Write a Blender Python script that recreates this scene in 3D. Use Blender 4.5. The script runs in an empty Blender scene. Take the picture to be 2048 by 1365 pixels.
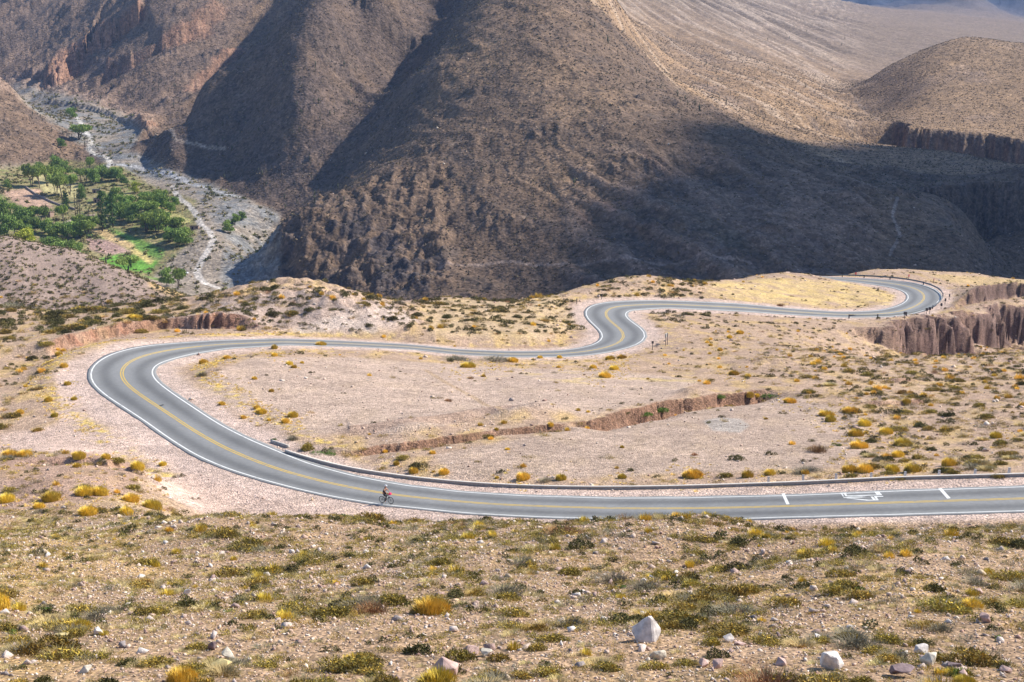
import bpy, bmesh, math, random, time
import numpy as np
from mathutils import Vector, Matrix
T0 = time.time()
S = bpy.context.scene
COL = S.collection
R = math.radians

# ------------------------------------------------------------------ camera
F, YH = 3000.0, 20.0                      # focal length and horizon row, in pixels of a 2048 wide frame
TH = math.atan((682.5 - YH) / F)
CZ = 100.0                                # height of the camera above datum
cam = bpy.data.cameras.new('camera'); co = bpy.data.objects.new('camera', cam); COL.objects.link(co)
cam.sensor_width = 36; cam.lens = 36 * F / 2048; cam.clip_start = 1; cam.clip_end = 30000
co.location = (0, 0, CZ); co.rotation_euler = (math.pi / 2 - TH, 0, 0)
S.camera = co

# ------------------------------------------------------------------ sky, sun, exposure
SUN_EL, SUN_AZ = 40.0, 69.0               # azimuth clockwise from the view direction
w = bpy.data.worlds.new('World'); S.world = w; w.use_nodes = True
nt = w.node_tree; bg = nt.nodes['Background']
sky = nt.nodes.new('ShaderNodeTexSky'); sky.sky_type = 'NISHITA'; sky.sun_disc = False
sky.sun_elevation = R(SUN_EL); sky.sun_rotation = R(SUN_AZ); sky.altitude = 3000
nt.links.new(sky.outputs[0], bg.inputs[0]); bg.inputs[1].default_value = 0.135
sl = bpy.data.lights.new('sun', 'SUN'); so = bpy.data.objects.new('sun', sl); COL.objects.link(so)
sl.energy = 5.0; sl.angle = R(0.55); sl.color = (1.0, 0.93, 0.83)
SD = Vector((math.sin(R(SUN_AZ)) * math.cos(R(SUN_EL)), math.cos(R(SUN_AZ)) * math.cos(R(SUN_EL)), math.sin(R(SUN_EL))))
so.rotation_euler = SD.to_track_quat('Z', 'Y').to_euler()
S.view_settings.view_transform = 'Standard'; S.view_settings.look = 'None'; S.view_settings.gamma = 1
S.view_settings.exposure = 0.66
S.cycles.max_bounces = 4; S.cycles.volume_bounces = 0; S.cycles.transparent_max_bounces = 4
S.cycles.use_denoising = True

# ------------------------------------------------------------------ helpers
def tag(o, label=None, cat=None, group=None, kind=None):
    if label: o['label'] = label
    if cat: o['category'] = cat
    if group: o['group'] = group
    if kind: o['kind'] = kind
    return o

def mesh_np(name, V, Fc, cols=None, smooth=False):
    """vertices (n,3), faces (m,3 or 4) or list of such arrays -> mesh"""
    me = bpy.data.meshes.new(name)
    V = np.asarray(V, np.float32)
    if not isinstance(Fc, list) or np.isscalar(Fc[0][0]): Fc = [np.asarray(Fc)]
    Fc = [np.asarray(f, np.int32) for f in Fc if len(f)]
    idx = np.concatenate([f.ravel() for f in Fc])
    cnt = np.concatenate([np.full(len(f), f.shape[1], np.int32) for f in Fc])
    me.vertices.add(len(V)); me.vertices.foreach_set('co', V.ravel())
    me.loops.add(len(idx)); me.loops.foreach_set('vertex_index', idx)
    me.polygons.add(len(cnt)); st = np.concatenate([[0], np.cumsum(cnt)[:-1]]).astype(np.int32)
    me.polygons.foreach_set('loop_start', st); me.polygons.foreach_set('loop_total', cnt)
    if smooth: me.polygons.foreach_set('use_smooth', np.ones(len(cnt), bool))
    if cols is not None:
        a = me.color_attributes.new('Col', 'FLOAT_COLOR', 'POINT')
        c = np.ones((len(V), 4), np.float32); c[:, :3] = cols; a.data.foreach_set('color', c.ravel())
    me.update(calc_edges=True)
    return me

def obj(name, me, mat=None, parent=None, loc=None):
    o = bpy.data.objects.new(name, me); COL.objects.link(o)
    if mat is not None and me is not None and not me.materials: me.materials.append(mat)
    if parent is not None: o.parent = parent
    if loc is not None: o.location = loc
    return o

def empty(name, loc, rz=0):
    o = bpy.data.objects.new(name, None); COL.objects.link(o); o.location = loc; o.rotation_euler = (0, 0, rz)
    o.empty_display_size = .3
    return o

def sstep(a, b, x):
    t = np.clip((x - a) / (b - a), 0, 1); return t * t * (3 - 2 * t)

def _h(ix, iy, seed):
    n = (ix.astype(np.int64) * 374761393 + iy.astype(np.int64) * 668265263 + seed * 1442695041) & 0xffffffff
    n = ((n ^ (n >> 13)) * 1274126177) & 0xffffffff
    return (n ^ (n >> 16)) & 0xffff

def pn(x, y, seed=0):
    """gradient noise in about -1..1"""
    ix = np.floor(x); iy = np.floor(y); fx = x - ix; fy = y - iy
    ix = ix.astype(np.int64); iy = iy.astype(np.int64)
    ux = fx * fx * fx * (fx * (fx * 6 - 15) + 10); uy = fy * fy * fy * (fy * (fy * 6 - 15) + 10)
    def g(a, b):
        an = _h(ix + a, iy + b, seed) * (2 * math.pi / 65536)
        return np.cos(an) * (fx - a) + np.sin(an) * (fy - b)
    n0 = g(0, 0); n1 = g(1, 0); n2 = g(0, 1); n3 = g(1, 1)
    return 1.5 * ((n0 + ux * (n1 - n0)) * (1 - uy) + (n2 + ux * (n3 - n2)) * uy)

def fbm(x, y, seed=0, octv=4, gain=.5):
    s = 0; a = 1; t = 0
    for k in range(octv):
        s = s + a * pn(x * 2 ** k, y * 2 ** k, seed + k * 17); t += a; a *= gain
    return s / t

def ridged(x, y, seed=0, octv=3):
    s = 0; a = 1; t = 0
    for k in range(octv):
        s = s + a * (1 - 2 * np.abs(pn(x * 2 ** k, y * 2 ** k, seed + k * 31))); t += a; a *= .5
    return s / t

def drop_of(py, Y):                       # metres below the camera of a point seen on row py at forward distance Y
    return Y * np.tan(TH + np.arctan((py - 682.5) / F))
def row_of(H, Y):
    return 682.5 + F * np.tan(np.arctan(H / Y) - TH)
def x_of(px, Y, H):
    return (px - 1024) / F * (Y * math.cos(TH) + H * math.sin(TH))
def px_of(X, Y, H):
    return 1024 + F * X / (Y * math.cos(TH) + H * math.sin(TH))

# ------------------------------------------------------------------ road line: (x, y, metres below the camera) along one edge, then the other edge
E1 = [(3300,986,33.5),(2500,1011,38),(2048,1025,40),(1760,1033,41.3),(1480,1041,42.8),(1280,1042,43.7),(1100,1037,44.5),(950,1030,45.2),(860,1021,45.7),(770,1012,46.1),(680,998,46.5),(600,981,46.9),(520,960,47.2),(450,938,47.5),(390,912,47.8),(340,881,48.2),(290,845,48.6),(240,812,49.1),(200,785,49.6),(176,762,50),(172,745,50.3),(185,728,50.7),(215,710,51.2),(260,697,51.8),(310,689,52.3),(420,680,53.3),(560,676,54.6),(680,680,55.8),(817,687.5,57.3),(919,698,58.4),(1022,702,59.6),(1124,701,60.8),(1175,694,61.5),(1206,685,62.0),(1217,674,62.5),(1193,655,63.2),(1168,635,64.0),(1162,623,64.4),(1168,614,64.8),(1186,608,65.1),(1227,603,65.6),(1295,600,66.3),(1348,601,66.9),(1485,607,68.6),(1587,617,70),(1690,624,71.5),(1765,621,72.9),(1805,610,73.6),(1827,596,74.2),(1824,587,74.8),(1790,577,75.7),(1741,568,76.8),(1672,560,78.0),(1600,554,79.3)]
E2 = [(3300,932),(2500,957),(2048,971),(1760,981),(1560,989),(1348,994),(1200,994),(1030,989),(900,980),(800,968),(700,949),(620,927),(560,903),(500,878),(440,848),(390,815),(340,782),(310,759),(302,745),(306,735),(318,727),(350,717),(390,708),(450,699),(560,692),(680,694),(817,700),(919,711),(1022,716),(1124,715),(1193,710),(1261,696),(1299,684),(1307,673),(1285,656),(1246,634),(1244,627),(1261,621),(1329,617),(1380,619),(1485,624),(1621,633),(1690,636),(1792,634.5),(1850,624),(1882,605),(1890,591),(1876,575),(1830,564),(1740,557),(1632,552),(1560,548)]
def dens(P, n):
    P = np.array(P, float); s = np.r_[0, np.cumsum(np.hypot(*np.diff(P[:, :2], axis=0).T))]; t = np.linspace(0, s[-1], n)
    return np.stack([np.interp(t, s, P[:, k]) for k in range(P.shape[1])], 1)
def unit(px, py):                         # ground position for a drop of 1 m
    Y = 1 / np.tan(TH + np.arctan((py - 682.5) / F)); return np.stack([x_of(px, Y, 1.0), Y], -1)
def smooth_line(P, k):
    P = P.copy()
    for _ in range(k): P[1:-1] = .25 * P[:-2] + .5 * P[1:-1] + .25 * P[2:]
    return P
A1 = dens(E1, 1500); B1 = dens(E2, 1500)
HA = smooth_line(A1[:, 2], 60); A1 = smooth_line(A1, 14); B1 = smooth_line(B1, 14)
ua = unit(A1[:, 0], A1[:, 1]); ub = unit(B1[:, 0], B1[:, 1])
rows = []; last = 0
for i in range(0, 1500, 3):
    lo, hi = max(0, last - 2), min(1500, last + 130)
    d = np.hypot(*(ub[lo:hi] - ua[i]).T); j = lo + int(d.argmin()); last = j
    best = None
    for bank in np.linspace(-.55, .55, 23):       # cross fall that makes the carriageway its real width
        pa = ua[i] * (HA[i] - bank); pb = ub[j] * (HA[i] + bank); wd = math.hypot(*(pa - pb))
        c = abs(wd - 7.7) + .5 * abs(bank)
        if best is None or c < best[0]: best = (c, bank)
    rows.append((i, j, best[1]))
rows = np.array(rows, float)
rows[:, 2] = smooth_line(rows[:, 2], 25); jj = smooth_line(rows[:, 1], 6)
I = rows[:, 0].astype(int)
J = np.clip(jj, 0, 1499)
ubj = np.stack([np.interp(J, np.arange(1500), ub[:, k]) for k in (0, 1)], 1)
RA = np.c_[ua[I] * (HA[I] - rows[:, 2])[:, None], -(HA[I] - rows[:, 2])]
RB = np.c_[ubj * (HA[I] + rows[:, 2])[:, None], -(HA[I] + rows[:, 2])]
RC = smooth_line((RA + RB) / 2, 4)
hd = RB - RA; hw = np.hypot(hd[:, 0], hd[:, 1]) / 2
hw = smooth_line(np.clip(hw, 3.5, 5.2), 8)
tn = np.gradient(RC[:, :2], axis=0); tn /= np.hypot(tn[:, 0], tn[:, 1])[:, None]
nrm2 = np.stack([tn[:, 1], -tn[:, 0]], 1)         # points from edge A to edge B
sgn = np.sign((nrm2 * hd[:, :2]).sum(1).mean()); nrm2 *= sgn
RA = smooth_line(RA, 3); RB = smooth_line(RB, 3)
cross = (RB[:, 2] - RA[:, 2]) / (2 * hw)          # slope from A to B
ROADN = len(RC)

# ------------------------------------------------------------------ terrain control lines (x, y in the frame, forward distance)
CP = []
def cp(*a):
    for p in a: CP.append(p)
def cl(*a, step=90):
    for p, q in zip(a[:-1], a[1:]):
        n = max(1, int(math.hypot(p[0] - q[0], p[1] - q[1]) / step))
        for k in range(n): CP.append(tuple(p[m] + (q[m] - p[m]) * k / n for m in range(3)))
    CP.append(a[-1])
def cH(*a):                               # (x, y, metres below camera)
    for x, y, H in a: CP.append((x, y, H / math.tan(TH + math.atan((y - 682.5) / F))))
for x in range(-1300, 3401, 260):
    k = 6 * math.sin(x * .006)
    cp((x, 1900, 22), (x, 1560, 31), (x, 1365, 42), (x, 1265, 51), (x, 1190, 62 + k * .3), (x, 1120, 80 + k * .5))
for x, y in ((420,1046),(560,1040),(700,1040),(850,1048),(1000,1044),(1100,1052),(1240,1050),(1340,1036),(1470,1040),(1560,1062),(1700,1060),(1850,1056),(2000,1052),(2200,1042),(2450,1030),(2800,1020),(3200,1012)):
    cp((x, y, 113)); cH((x, y - 2, 45.8 if x < 1100 else 43.8 - (x - 1100) * .0035))
    cp((x, y + 26, 99))
cp((300,1046,112),(150,1040,115),(0,1046,115),(-200,1050,115),(-400,1050,115),(-800,1050,115),(-1200,1050,115))
cp((0,985,130),(130,965,132),(250,1000,126),(-200,985,130),(0,925,146),(150,915,148),(270,925,146),(-250,925,146))
cH((360,960,47.6),(300,930,48),(250,900,48.4),(150,880,48.7),(20,895,48.6),(-200,890,48.5),(60,830,49.5),(0,760,51),(-200,740,52),(0,690,54),(110,750,51.5),(-300,650,57),(100,840,49.3))
for k in range(0, ROADN, 9):
    X, Y, Z = RC[k]; CP.append((float(px_of(X, Y, -Z)), float(row_of(-Z, Y)), float(Y)))
# inside of the loop
cH((600,860,48.2),(700,800,49.5),(450,770,49.5),(550,730,51),(800,760,51.5),(950,800,50.5),(1100,760,53),(1250,760,54),(1350,740,56.5),(1400,700,60.5),(1000,880,47.5),(1200,870,48),(1400,860,48),(1600,850,48.5),(1300,930,45.8),(1600,930,44.5),(1000,950,46),(800,900,47),(1700,790,51.5),(1550,740,56),(1600,700,59.5),(1800,860,47.8),(1930,900,45),(2048,915,43),(2300,900,42),(2900,880,40),(3300,880,38),(2900,780,46),(3300,780,45),(-700,900,48),(-1200,900,48),(-700,740,52),(-1200,740,52),(-800,650,57),(-1200,650,57),(2048,850,46.5),(1900,800,50.5),(2048,780,51.5),(2300,780,50),(1900,750,54.5),(2048,730,55.5),(2300,730,54),(1450,660,65),(1600,665,66.5),(1350,650,63.5),(1700,712,59.5),(1800,718,58.5),(1900,712,58.5),(2048,706,58),(2300,700,57))
# ravine below the right hand road and the cliffs behind it
cp((1760,735,300),(1880,745,310),(2048,770,320),(2300,770,320),(1700,665,322),(1800,664,328),(1900,652,345),(1960,640,362),(2048,625,385),(2300,600,400))
cp((1960,590,392),(2048,585,402),(2300,570,420),(1640,648,330))
# inner knoll of the far bend, plateau between bends
cH((1500,585,70.5),(1600,600,72),(1700,600,73.5),(1500,556,74.5),(1600,549,77.5),(1420,562,72),(1400,585,69))
cH((1250,640,64.5),(1000,640,61.0),(850,640,60),(1050,610,62.5),(900,594,63),(1130,590,64),(1200,570,66.5),(1300,563,69),(780,602,61.5),(700,588,60),(610,575,57.8),(520,580,57.5),(440,598,59),(340,610,61),(250,618,61),(0,616,60),(-200,612,60),(-400,612,60),(500,640,55.5),(620,640,55.3),(720,640,57),(350,640,57),(150,650,56.5),(0,650,56.5),(1100,655,61.5))
cH((1720,546,80.5),(1810,544,81.5),(1900,546,81.5),(1960,549,81),(2048,560,80),(2300,575,79),(1950,575,78),(1500,554,76))
# drop behind the plateau
for x, Y in ((-400,305),(-200,305),(0,305),(150,308),(330,312),(450,330),(600,335),(760,350),(900,350),(1050,365),(1180,385),(1300,400),(1420,425),(1560,455),(1700,480),(1850,490),(2000,480),(2150,480),(2400,480)):
    e = drop_of(590 if x < 1400 else 555, Y)
    cp((x, float(row_of(e + 14, Y + 22)), Y + 22), (x, float(row_of(e + 36, Y + 70)), Y + 70))
# near hill on the left (K)
cp((-400,470,540),(-200,470,535),(-300,600,470),(0,613,465),(0,545,492),(0,478,520),(150,512,516),(150,560,498),(150,618,470),(240,545,508),(300,573,505),(300,615,480),(390,603,500),(450,640,490),(-200,560,620),(0,570,620),(150,600,620),(300,650,600))
cp((560,680,560),(760,720,560),(1000,740,570),(1300,720,580),(1600,700,600),(1900,690,610),(2200,690,620),(2450,690,620))
# valley floor
cl((560,640,690),(545,582,748),(470,540,775),(440,480,830),(430,440,872),(390,385,950),(300,328,1080),(230,270,1200),(150,225,1330),(80,192,1450),(20,175,1520), step=60)
cp((420,620,660),(300,600,680),(400,575,740),(300,545,775),(250,520,800),(180,490,830),(320,470,850),(230,440,880),(80,470,850),(0,455,860),(100,400,950),(0,385,965),(-200,440,880),(200,370,1000),(300,390,960),(360,430,890),(200,335,1060),(460,430,885),(-200,560,720),(60,540,740),(480,400,930),(350,300,1120),(290,250,1220),(200,300,1130),(180,260,1210),(500,400,920))
# spur on the left (L)
cp((-350,60,1280),(-200,90,1260),(0,165,1210),(60,225,1180),(120,287,1140),(170,325,1090),(60,330,1070),(0,280,1100),(0,335,1040),(-200,300,1060),(-200,360,990),(0,240,1330),(-150,230,1400),(70,235,1300))
# mountain behind the valley (P)
cl((-250,150,1650),(0,152,1570),(120,190,1440),(230,222,1350),(310,238,1290),(360,236,1280), step=80)
cp((0,75,1690),(0,0,1810),(150,150,1510),(150,75,1620),(150,0,1730),(300,150,1420),(300,75,1510),(300,0,1600),(420,130,1440),(420,60,1520),(420,0,1580),(520,60,1540),(520,-10,1610),(-250,50,1800),(-250,-50,1950))
for x in (-300, 0, 200, 400, 550): cp((x, -150, 2000), (x, -230, 2400))
# second ridge (N)
cl((255,312,1070),(300,275,1087),(335,245,1100),(400,180,1124),(500,95,1142),(600,8,1156),(660,-40,1168), step=70)
cp((330,300,1062),(400,345,1022),(400,260,1075),(500,385,960),(500,300,1015),(500,200,1080),(600,330,970),(600,200,1020),(600,100,1080),(700,180,1065),(700,90,1112),(700,0,1172),(770,-40,1190))
cp((360,270,1190),(450,220,1230),(550,150,1280),(650,60,1330),(760,-40,1400))
cl((800,120,1140),(760,190,1060),(720,250,1000),(660,352,950),(600,450,880),(550,530,830), step=60)
cp((860,20,1230))
# big hill (M)
cl((1010,-60,1200),(953,10,1118),(905,70,1055),(862,130,1000),(835,200,952),(810,288,900),(755,345,862),(690,392,826),(620,418,800),(575,440,785),(548,500,768), step=60)
cp((700,590,705),(700,500,745),(820,590,690),(820,480,745),(820,380,800),(950,590,680),(950,480,735),(950,380,790),(950,250,870),(950,130,960),(1100,590,672),(1100,480,725),(1100,380,775),(1100,250,850),(1100,130,930),(1080,40,1020),(1250,580,668),(1250,470,715),(1250,370,765),(1250,270,820),(1180,120,960),(1400,570,668),(1400,450,720),(1400,340,785),(1550,560,675),(1550,450,722),(1550,370,770),(1700,550,685),(1700,460,725),(1850,560,690),(1850,480,730),(1980,570,700))
cl((1090,-60,1160),(1135,0,1100),(1200,62,1050),(1300,165,985),(1380,205,950),(1450,234,915),(1600,312,855),(1750,374,802),(1830,402,778),(1940,480,745),(2048,556,722),(2200,640,700), step=70)
cl((1170,0,1200),(1260,80,1150),(1340,190,1060),(1470,262,985),(1620,340,915), step=100)
cp((1000,-160,1320),(1100,-200,1420),(800,-160,1450),(950,-230,1700))
# gap in front of the mesa cliff at the right
cp((1960,560,765),(2048,540,800),(2200,560,800),(1950,450,800),(2048,470,830),(2250,470,840))
cp((1800,378,850),(1860,380,860),(1950,374,870),(2048,370,880),(2250,366,890),(2450,366,890))
cp((1700,345,930),(1800,350,930),(1950,345,960),(2048,340,970),(2250,335,990),(1600,300,1010),(1700,300,1060),(1850,300,1080),(2048,322,1080),(2250,315,1100))
# fan (F)
cp((1200,0,1750),(1300,0,1980),(1300,80,1550),(1300,140,1320),(1400,0,2250),(1400,100,1650),(1400,180,1260),(1500,0,2600),(1500,90,1800),(1500,170,1400),(1500,232,1140),(1600,0,3000),(1600,80,2100),(1600,160,1550),(1600,240,1230),(1700,20,3200),(1700,90,2150),(1690,178,1620),(1700,240,1300),(1760,215,1430),(1800,258,1230),(1850,268,1205))
# cone hill (C)
cl((1700,180,1560),(1770,140,1540),(1850,100,1560),(1930,74,1590),(1985,80,1590),(2048,92,1570),(2200,85,1560),(2400,60,1600), step=70)
cp((1850,180,1410),(1950,180,1400),(1950,120,1490),(2048,180,1400),(2200,180,1400),(1850,240,1285),(1950,262,1235),(2048,270,1230),(2250,275,1230),(2400,200,1400),(1850,150,1750),(1950,130,1850),(2048,130,1850),(2250,130,1850))
# plain and far range
cp((1800,60,2500),(1900,68,2500),(2048,95,2350),(2048,70,2900),(1800,20,3700),(1950,35,3600),(2100,50,3500),(2300,60,3300))
cp((1700,10,4500),(1800,8,4800),(1900,18,4700),(2000,36,4600),(2100,42,4600),(2300,50,4500),(1850,0,5600),(1950,-20,5700),(2100,-30,5700),(2300,-40,5700))
for x in (-1200, -400, 200, 800, 1300, 1600, 2000, 2450, 3300): cp((x, -180, 7500), (x, -260, 9500))
for x in (-300, 300, 800, 1200): cp((x, -120, 3500))
CP = np.array(CP, float)
ga = CP[:, 0] / 100; gb = np.log(CP[:, 2]) * 13
key = np.round(np.c_[ga * 6, gb * 8]); _, ui = np.unique(key, axis=0, return_index=True)
ga, gb, gv = ga[ui], gb[ui], CP[ui, 1]
CC = .45
K = np.sqrt((ga[:, None] - ga) ** 2 + (gb[:, None] - gb) ** 2 + CC ** 2)
wts = np.linalg.solve(K - np.eye(len(ga)) * .02, gv)
print('controls', len(ga), round(time.time() - T0, 1))

# grid: columns fan out from the camera, rows step away from it
PXC = np.r_[np.linspace(-1300, -390, 110), np.linspace(-380, 2430, 1180), np.linspace(2440, 3350, 110)]
def CI(px): return np.interp(px, PXC, np.arange(len(PXC)))
yr = [24.0]
while yr[-1] < 9800:
    y = yr[-1]
    f_ = .0075 if y < 40 else .0036 if y < 130 else .0027 if y < 480 else .0045 if y < 660 else .0023 if y < 1260 else .0042 if y < 2600 else .012
    yr.append(y * (1 + f_))
YR = np.array(yr); NR, NC = len(YR), len(PXC)
ca = np.linspace(PXC[0], PXC[-1], 480); cb = np.linspace(math.log(YR[0]), math.log(YR[-1]), 620)
co_ = np.zeros((len(cb), len(ca)))
for k in range(len(ga)):
    co_ += wts[k] * np.sqrt(((ca / 100) - ga[k]) ** 2 + ((cb * 13)[:, None] - gb[k]) ** 2 + CC ** 2)
def bil(G, fi, fj):
    i = np.clip(np.floor(fi).astype(int), 0, G.shape[0] - 2); j = np.clip(np.floor(fj).astype(int), 0, G.shape[1] - 2)
    a = np.clip(fi - i, 0, 1); b = np.clip(fj - j, 0, 1)
    return (G[i, j] * (1 - a) + G[i + 1, j] * a) * (1 - b) + (G[i, j + 1] * (1 - a) + G[i + 1, j + 1] * a) * b
fi = (np.log(YR) - cb[0]) / (cb[1] - cb[0]); fj = (PXC - ca[0]) / (ca[1] - ca[0])
PY = bil(co_, np.repeat(fi[:, None], NC, 1), np.repeat(fj[None], NR, 0))
GY = np.repeat(YR[:, None], NC, 1)
GH = drop_of(PY, GY); GX = x_of(PXC[None], GY, GH); GZ = -GH
print('grid', NR, NC, round(time.time() - T0, 1))

def vis_row(px, py, Z=None, ymin=24, ymax=99999):
    """row index (float) of the visible ground at frame position (px, py)"""
    Z = GZ if Z is None else Z
    fjx = CI(px); j = int(np.clip(math.floor(fjx), 0, NC - 2)); b = min(max(fjx - j, 0), 1)
    z = Z[:, j] * (1 - b) + Z[:, j + 1] * b
    r = row_of(-z, YR); i0 = int(np.searchsorted(YR, ymin))
    hit = np.nonzero((r[i0:] <= py) & (YR[i0:] < ymax))[0]
    if not len(hit): return None
    i = i0 + hit[0]
    if i == 0 or i == i0: return float(i), fjx
    t = (r[i - 1] - py) / max(r[i - 1] - r[i], 1e-6)
    return i - 1 + float(np.clip(t, 0, 1)), fjx
def at(px, py, ymin=24, ymax=99999, Z=None):
    """world point of the visible ground at a frame position"""
    v = vis_row(px, py, Z, ymin, ymax)
    if v is None: return None
    i = int(v[0]); Y = YR[i] + (YR[min(i + 1, NR - 1)] - YR[i]) * (v[0] - i)
    z = float(bil(GZ if Z is None else Z, np.array([v[0]]), np.array([v[1]]))[0])
    return Vector((x_of(px, Y, -z), Y, z))
def ground(X, Y):
    """height of the finished ground at world X, Y (arrays ok)"""
    X = np.asarray(X, float); Y = np.asarray(Y, float); H = np.full(X.shape, 60.0)
    fi_ = np.interp(Y, YR, np.arange(NR))
    for _ in range(5):
        px = px_of(X, Y, H); fj_ = CI(px); H = -bil(GZ, fi_, fj_)
    return -H

BASEZ = GZ.copy()
def field(P, rad, ymin=0, ymax=1e9):
    """nearest signed distance to a polyline (positive on its left), arc position, for grid points near it"""
    D = np.full(GX.shape, 1e9); SG = np.zeros(GX.shape); T = np.zeros(GX.shape)
    s = 0
    for k in range(len(P) - 1):
        x0, y0 = P[k][:2]; x1, y1 = P[k + 1][:2]; L = math.hypot(x1 - x0, y1 - y0)
        if L < 1e-6: continue
        r0 = np.searchsorted(YR, min(y0, y1) - rad); r1 = np.searchsorted(YR, max(y0, y1) + rad)
        if r1 <= r0: continue
        Hh = 60 if y0 < 500 else 90
        cs = [px_of(xx, yy, Hh) for xx in (min(x0, x1) - rad, max(x0, x1) + rad) for yy in (max(1, min(y0, y1) - rad), max(y0, y1) + rad)]
        c0 = int(np.clip(CI(min(cs) - 30), 0, NC - 1)); c1 = int(np.clip(CI(max(cs) + 30) + 1, 1, NC))
        if c1 <= c0: continue
        X = GX[r0:r1, c0:c1]; Y = GY[r0:r1, c0:c1]; ex, ey = (x1 - x0) / L, (y1 - y0) / L
        t = np.clip((X - x0) * ex + (Y - y0) * ey, 0, L); dx = X - x0 - t * ex; dy = Y - y0 - t * ey; d = np.hypot(dx, dy)
        m = d < D[r0:r1, c0:c1]
        D[r0:r1, c0:c1][m] = d[m]; SG[r0:r1, c0:c1][m] = np.sign(ex * dy - ey * dx)[m]; T[r0:r1, c0:c1][m] = (s + t)[m]
        s += L
    return D, np.where(SG == 0, 1, SG), T, s

RED = np.zeros(GX.shape)                  # bare cut faces
def cut(pts, A=0, B=0, w=1.2, L1=25, L2=8, fl=.6, fw=3.0, ymin=24, ymax=99999, seed=1, taper=8, red=1.0):
    """a broken bank or cliff along a line; the far side stands higher"""
    global GZ
    P = [at(x, y, ymin, ymax, Z=BASEZ) for x, y in pts]; P = [p for p in P if p is not None]
    if len(P) < len(pts): print('CUT', pts[0], len(P), len(pts))
    if len(P) < 2: return
    if P[-1].x < P[0].x: P = P[::-1]
    rad = max(L1, L2) * 2.2 + w + fl * 3
    D, SG, T, LT = field(P, rad)
    m = D < rad
    d = D[m] * SG[m]; t = T[m]; x = GX[m]; y = GY[m]
    tw = t + fw * .9 * pn(t / (fw * 1.7), t * 0, seed + 3)
    am = .35 + .9 * np.clip(.5 + pn(t / (fw * 3.1), t * 0, seed + 4), 0, 1)
    n = fl * (am * ridged(tw / fw, tw * 0 + .5, seed, 3) + .8 * pn(x / (fw * 2.4), y / (fw * 2.4), seed + 5) + .45 * fbm(x / (fw * .5), y / (fw * .5), seed + 6, 2))
    d = d + n - w * .5
    tp = sstep(0, taper, t) * sstep(0, taper, LT - t) * (.75 + .35 * pn(t / (fw * 5), t * 0, seed + 9))
    u_ = np.clip(d / w, 0, 1); s = .55 * u_ + .45 * sstep(.1, .9, u_) + .10 * np.sin(u_ * 6.28 * 2) * (u_ < 1) * (u_ > 0) * min(1, (A + B) / 4)
    GZ[m] += tp * (A * s * np.exp(-np.maximum(d - w, 0) / L1) - B * (1 - s) * np.exp(-np.maximum(-d, 0) / L2))
    RED[m] = np.maximum(RED[m], red * tp * sstep(-.5 * w - .2, 0, d) * (1 - sstep(w, w * 1.5 + .2, d)))

# small relief everywhere, larger with distance
X, Y = GX, GY
a1 = np.interp(Y, [30, 110, 125, 300, 470, 560, 900, 2000, 5000], [.5, .45, .12, .35, .8, 2.2, 3.0, 5, 30])
GZ += a1 * fbm(X / 14, Y / 14, 3, 3) * np.interp(Y, [0, 480, 560], [1, 1, 0])
GZ += .9 * fbm(X / 24 + .3 * Y / 24, Y / 30, 9, 2) * sstep(34, 60, Y) * (1 - sstep(98, 112, Y))
far = sstep(480, 600, Y)
flat = np.zeros(GX.shape)
def inpoly(px, py, poly):
    r = np.zeros(px.shape, bool); n = len(poly); j = n - 1
    for i in range(n):
        xi, yi = poly[i]; xj, yj = poly[j]
        if yi != yj: r ^= ((yi > py) != (yj > py)) & (px < (xj - xi) * (py - yi) / (yj - yi) + xi)
        j = i
    return r
GPX = np.repeat(PXC[None], NR, 0)
def blur(M, k):
    M = M.astype(np.float32)
    for _ in range(k):
        M[1:-1] = .25 * M[:-2] + .5 * M[1:-1] + .25 * M[2:]; M[:, 1:-1] = .25 * M[:, :-2] + .5 * M[:, 1:-1] + .25 * M[:, 2:]
    return M
valley = inpoly(GPX, PY, [(-400,370),(60,330),(250,350),(200,300),(60,215),(10,170),(120,185),(250,232),(285,262),(255,305),(330,340),(480,390),(560,430),(540,500),(540,600),(400,640),(-400,600)]) & (Y > 640) & (Y < 1560)
valley = blur(valley, 10)
hillm = far * (1 - valley)
# folds and gullies of the mountains
px_, py_ = GPX, PY
isF = sstep(0, 60, (px_ - np.interp(py_, [0, 60, 165, 234, 312, 374, 402, 556], [1135, 1200, 1300, 1450, 1600, 1750, 1830, 2048])) ) * (Y > 150 + np.interp(px_, [1135,1200,1300,1450,1600,1750,1830,2048], [1100,1050,985,915,855,802,790,790]))
isF = blur(isF, 6)
rot = lambda ang: (X * math.cos(ang) + Y * math.sin(ang), -X * math.sin(ang) + Y * math.cos(ang))
wx = X + 22 * fbm(X / 90, Y / 90, 41, 3); wy = Y + 22 * fbm(X / 90, Y / 90, 43, 3)
u1 = wx * .92 + wy * .38                                        # across the fall line of the front hill
g1 = ridged(u1 / 62, wy / 210, 50, 3); g2 = ridged(u1 / 21, wy / 70, 57, 3)
g3 = ridged(wx / 9, wy / 15, 59, 2)
mM = hillm * (1 - isF)
mP = blur(((px_ < np.interp(Y, [1150, 1250, 1400, 1700], [250, 420, 620, 700])) & (Y > 1150) & (Y < 2300)) * 1.0, 8) * hillm
outc = sstep(.15, .45, fbm(X / 45, Y / 38, 180, 3)) * hillm * (1 - isF)
GZ += outc * (3.2 * ridged(X / 13, Y / 17, 181, 3) + 1.0 * fbm(X / 4, Y / 4, 182, 2))
up = (1.3 * wx - wy) / 1.64; vp = (wx + 1.3 * wy) / 1.64
gp_ = ridged(up / 52, vp / 260, 150, 4); gp2 = ridged(up / 17, vp / 80, 155, 3)
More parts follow.
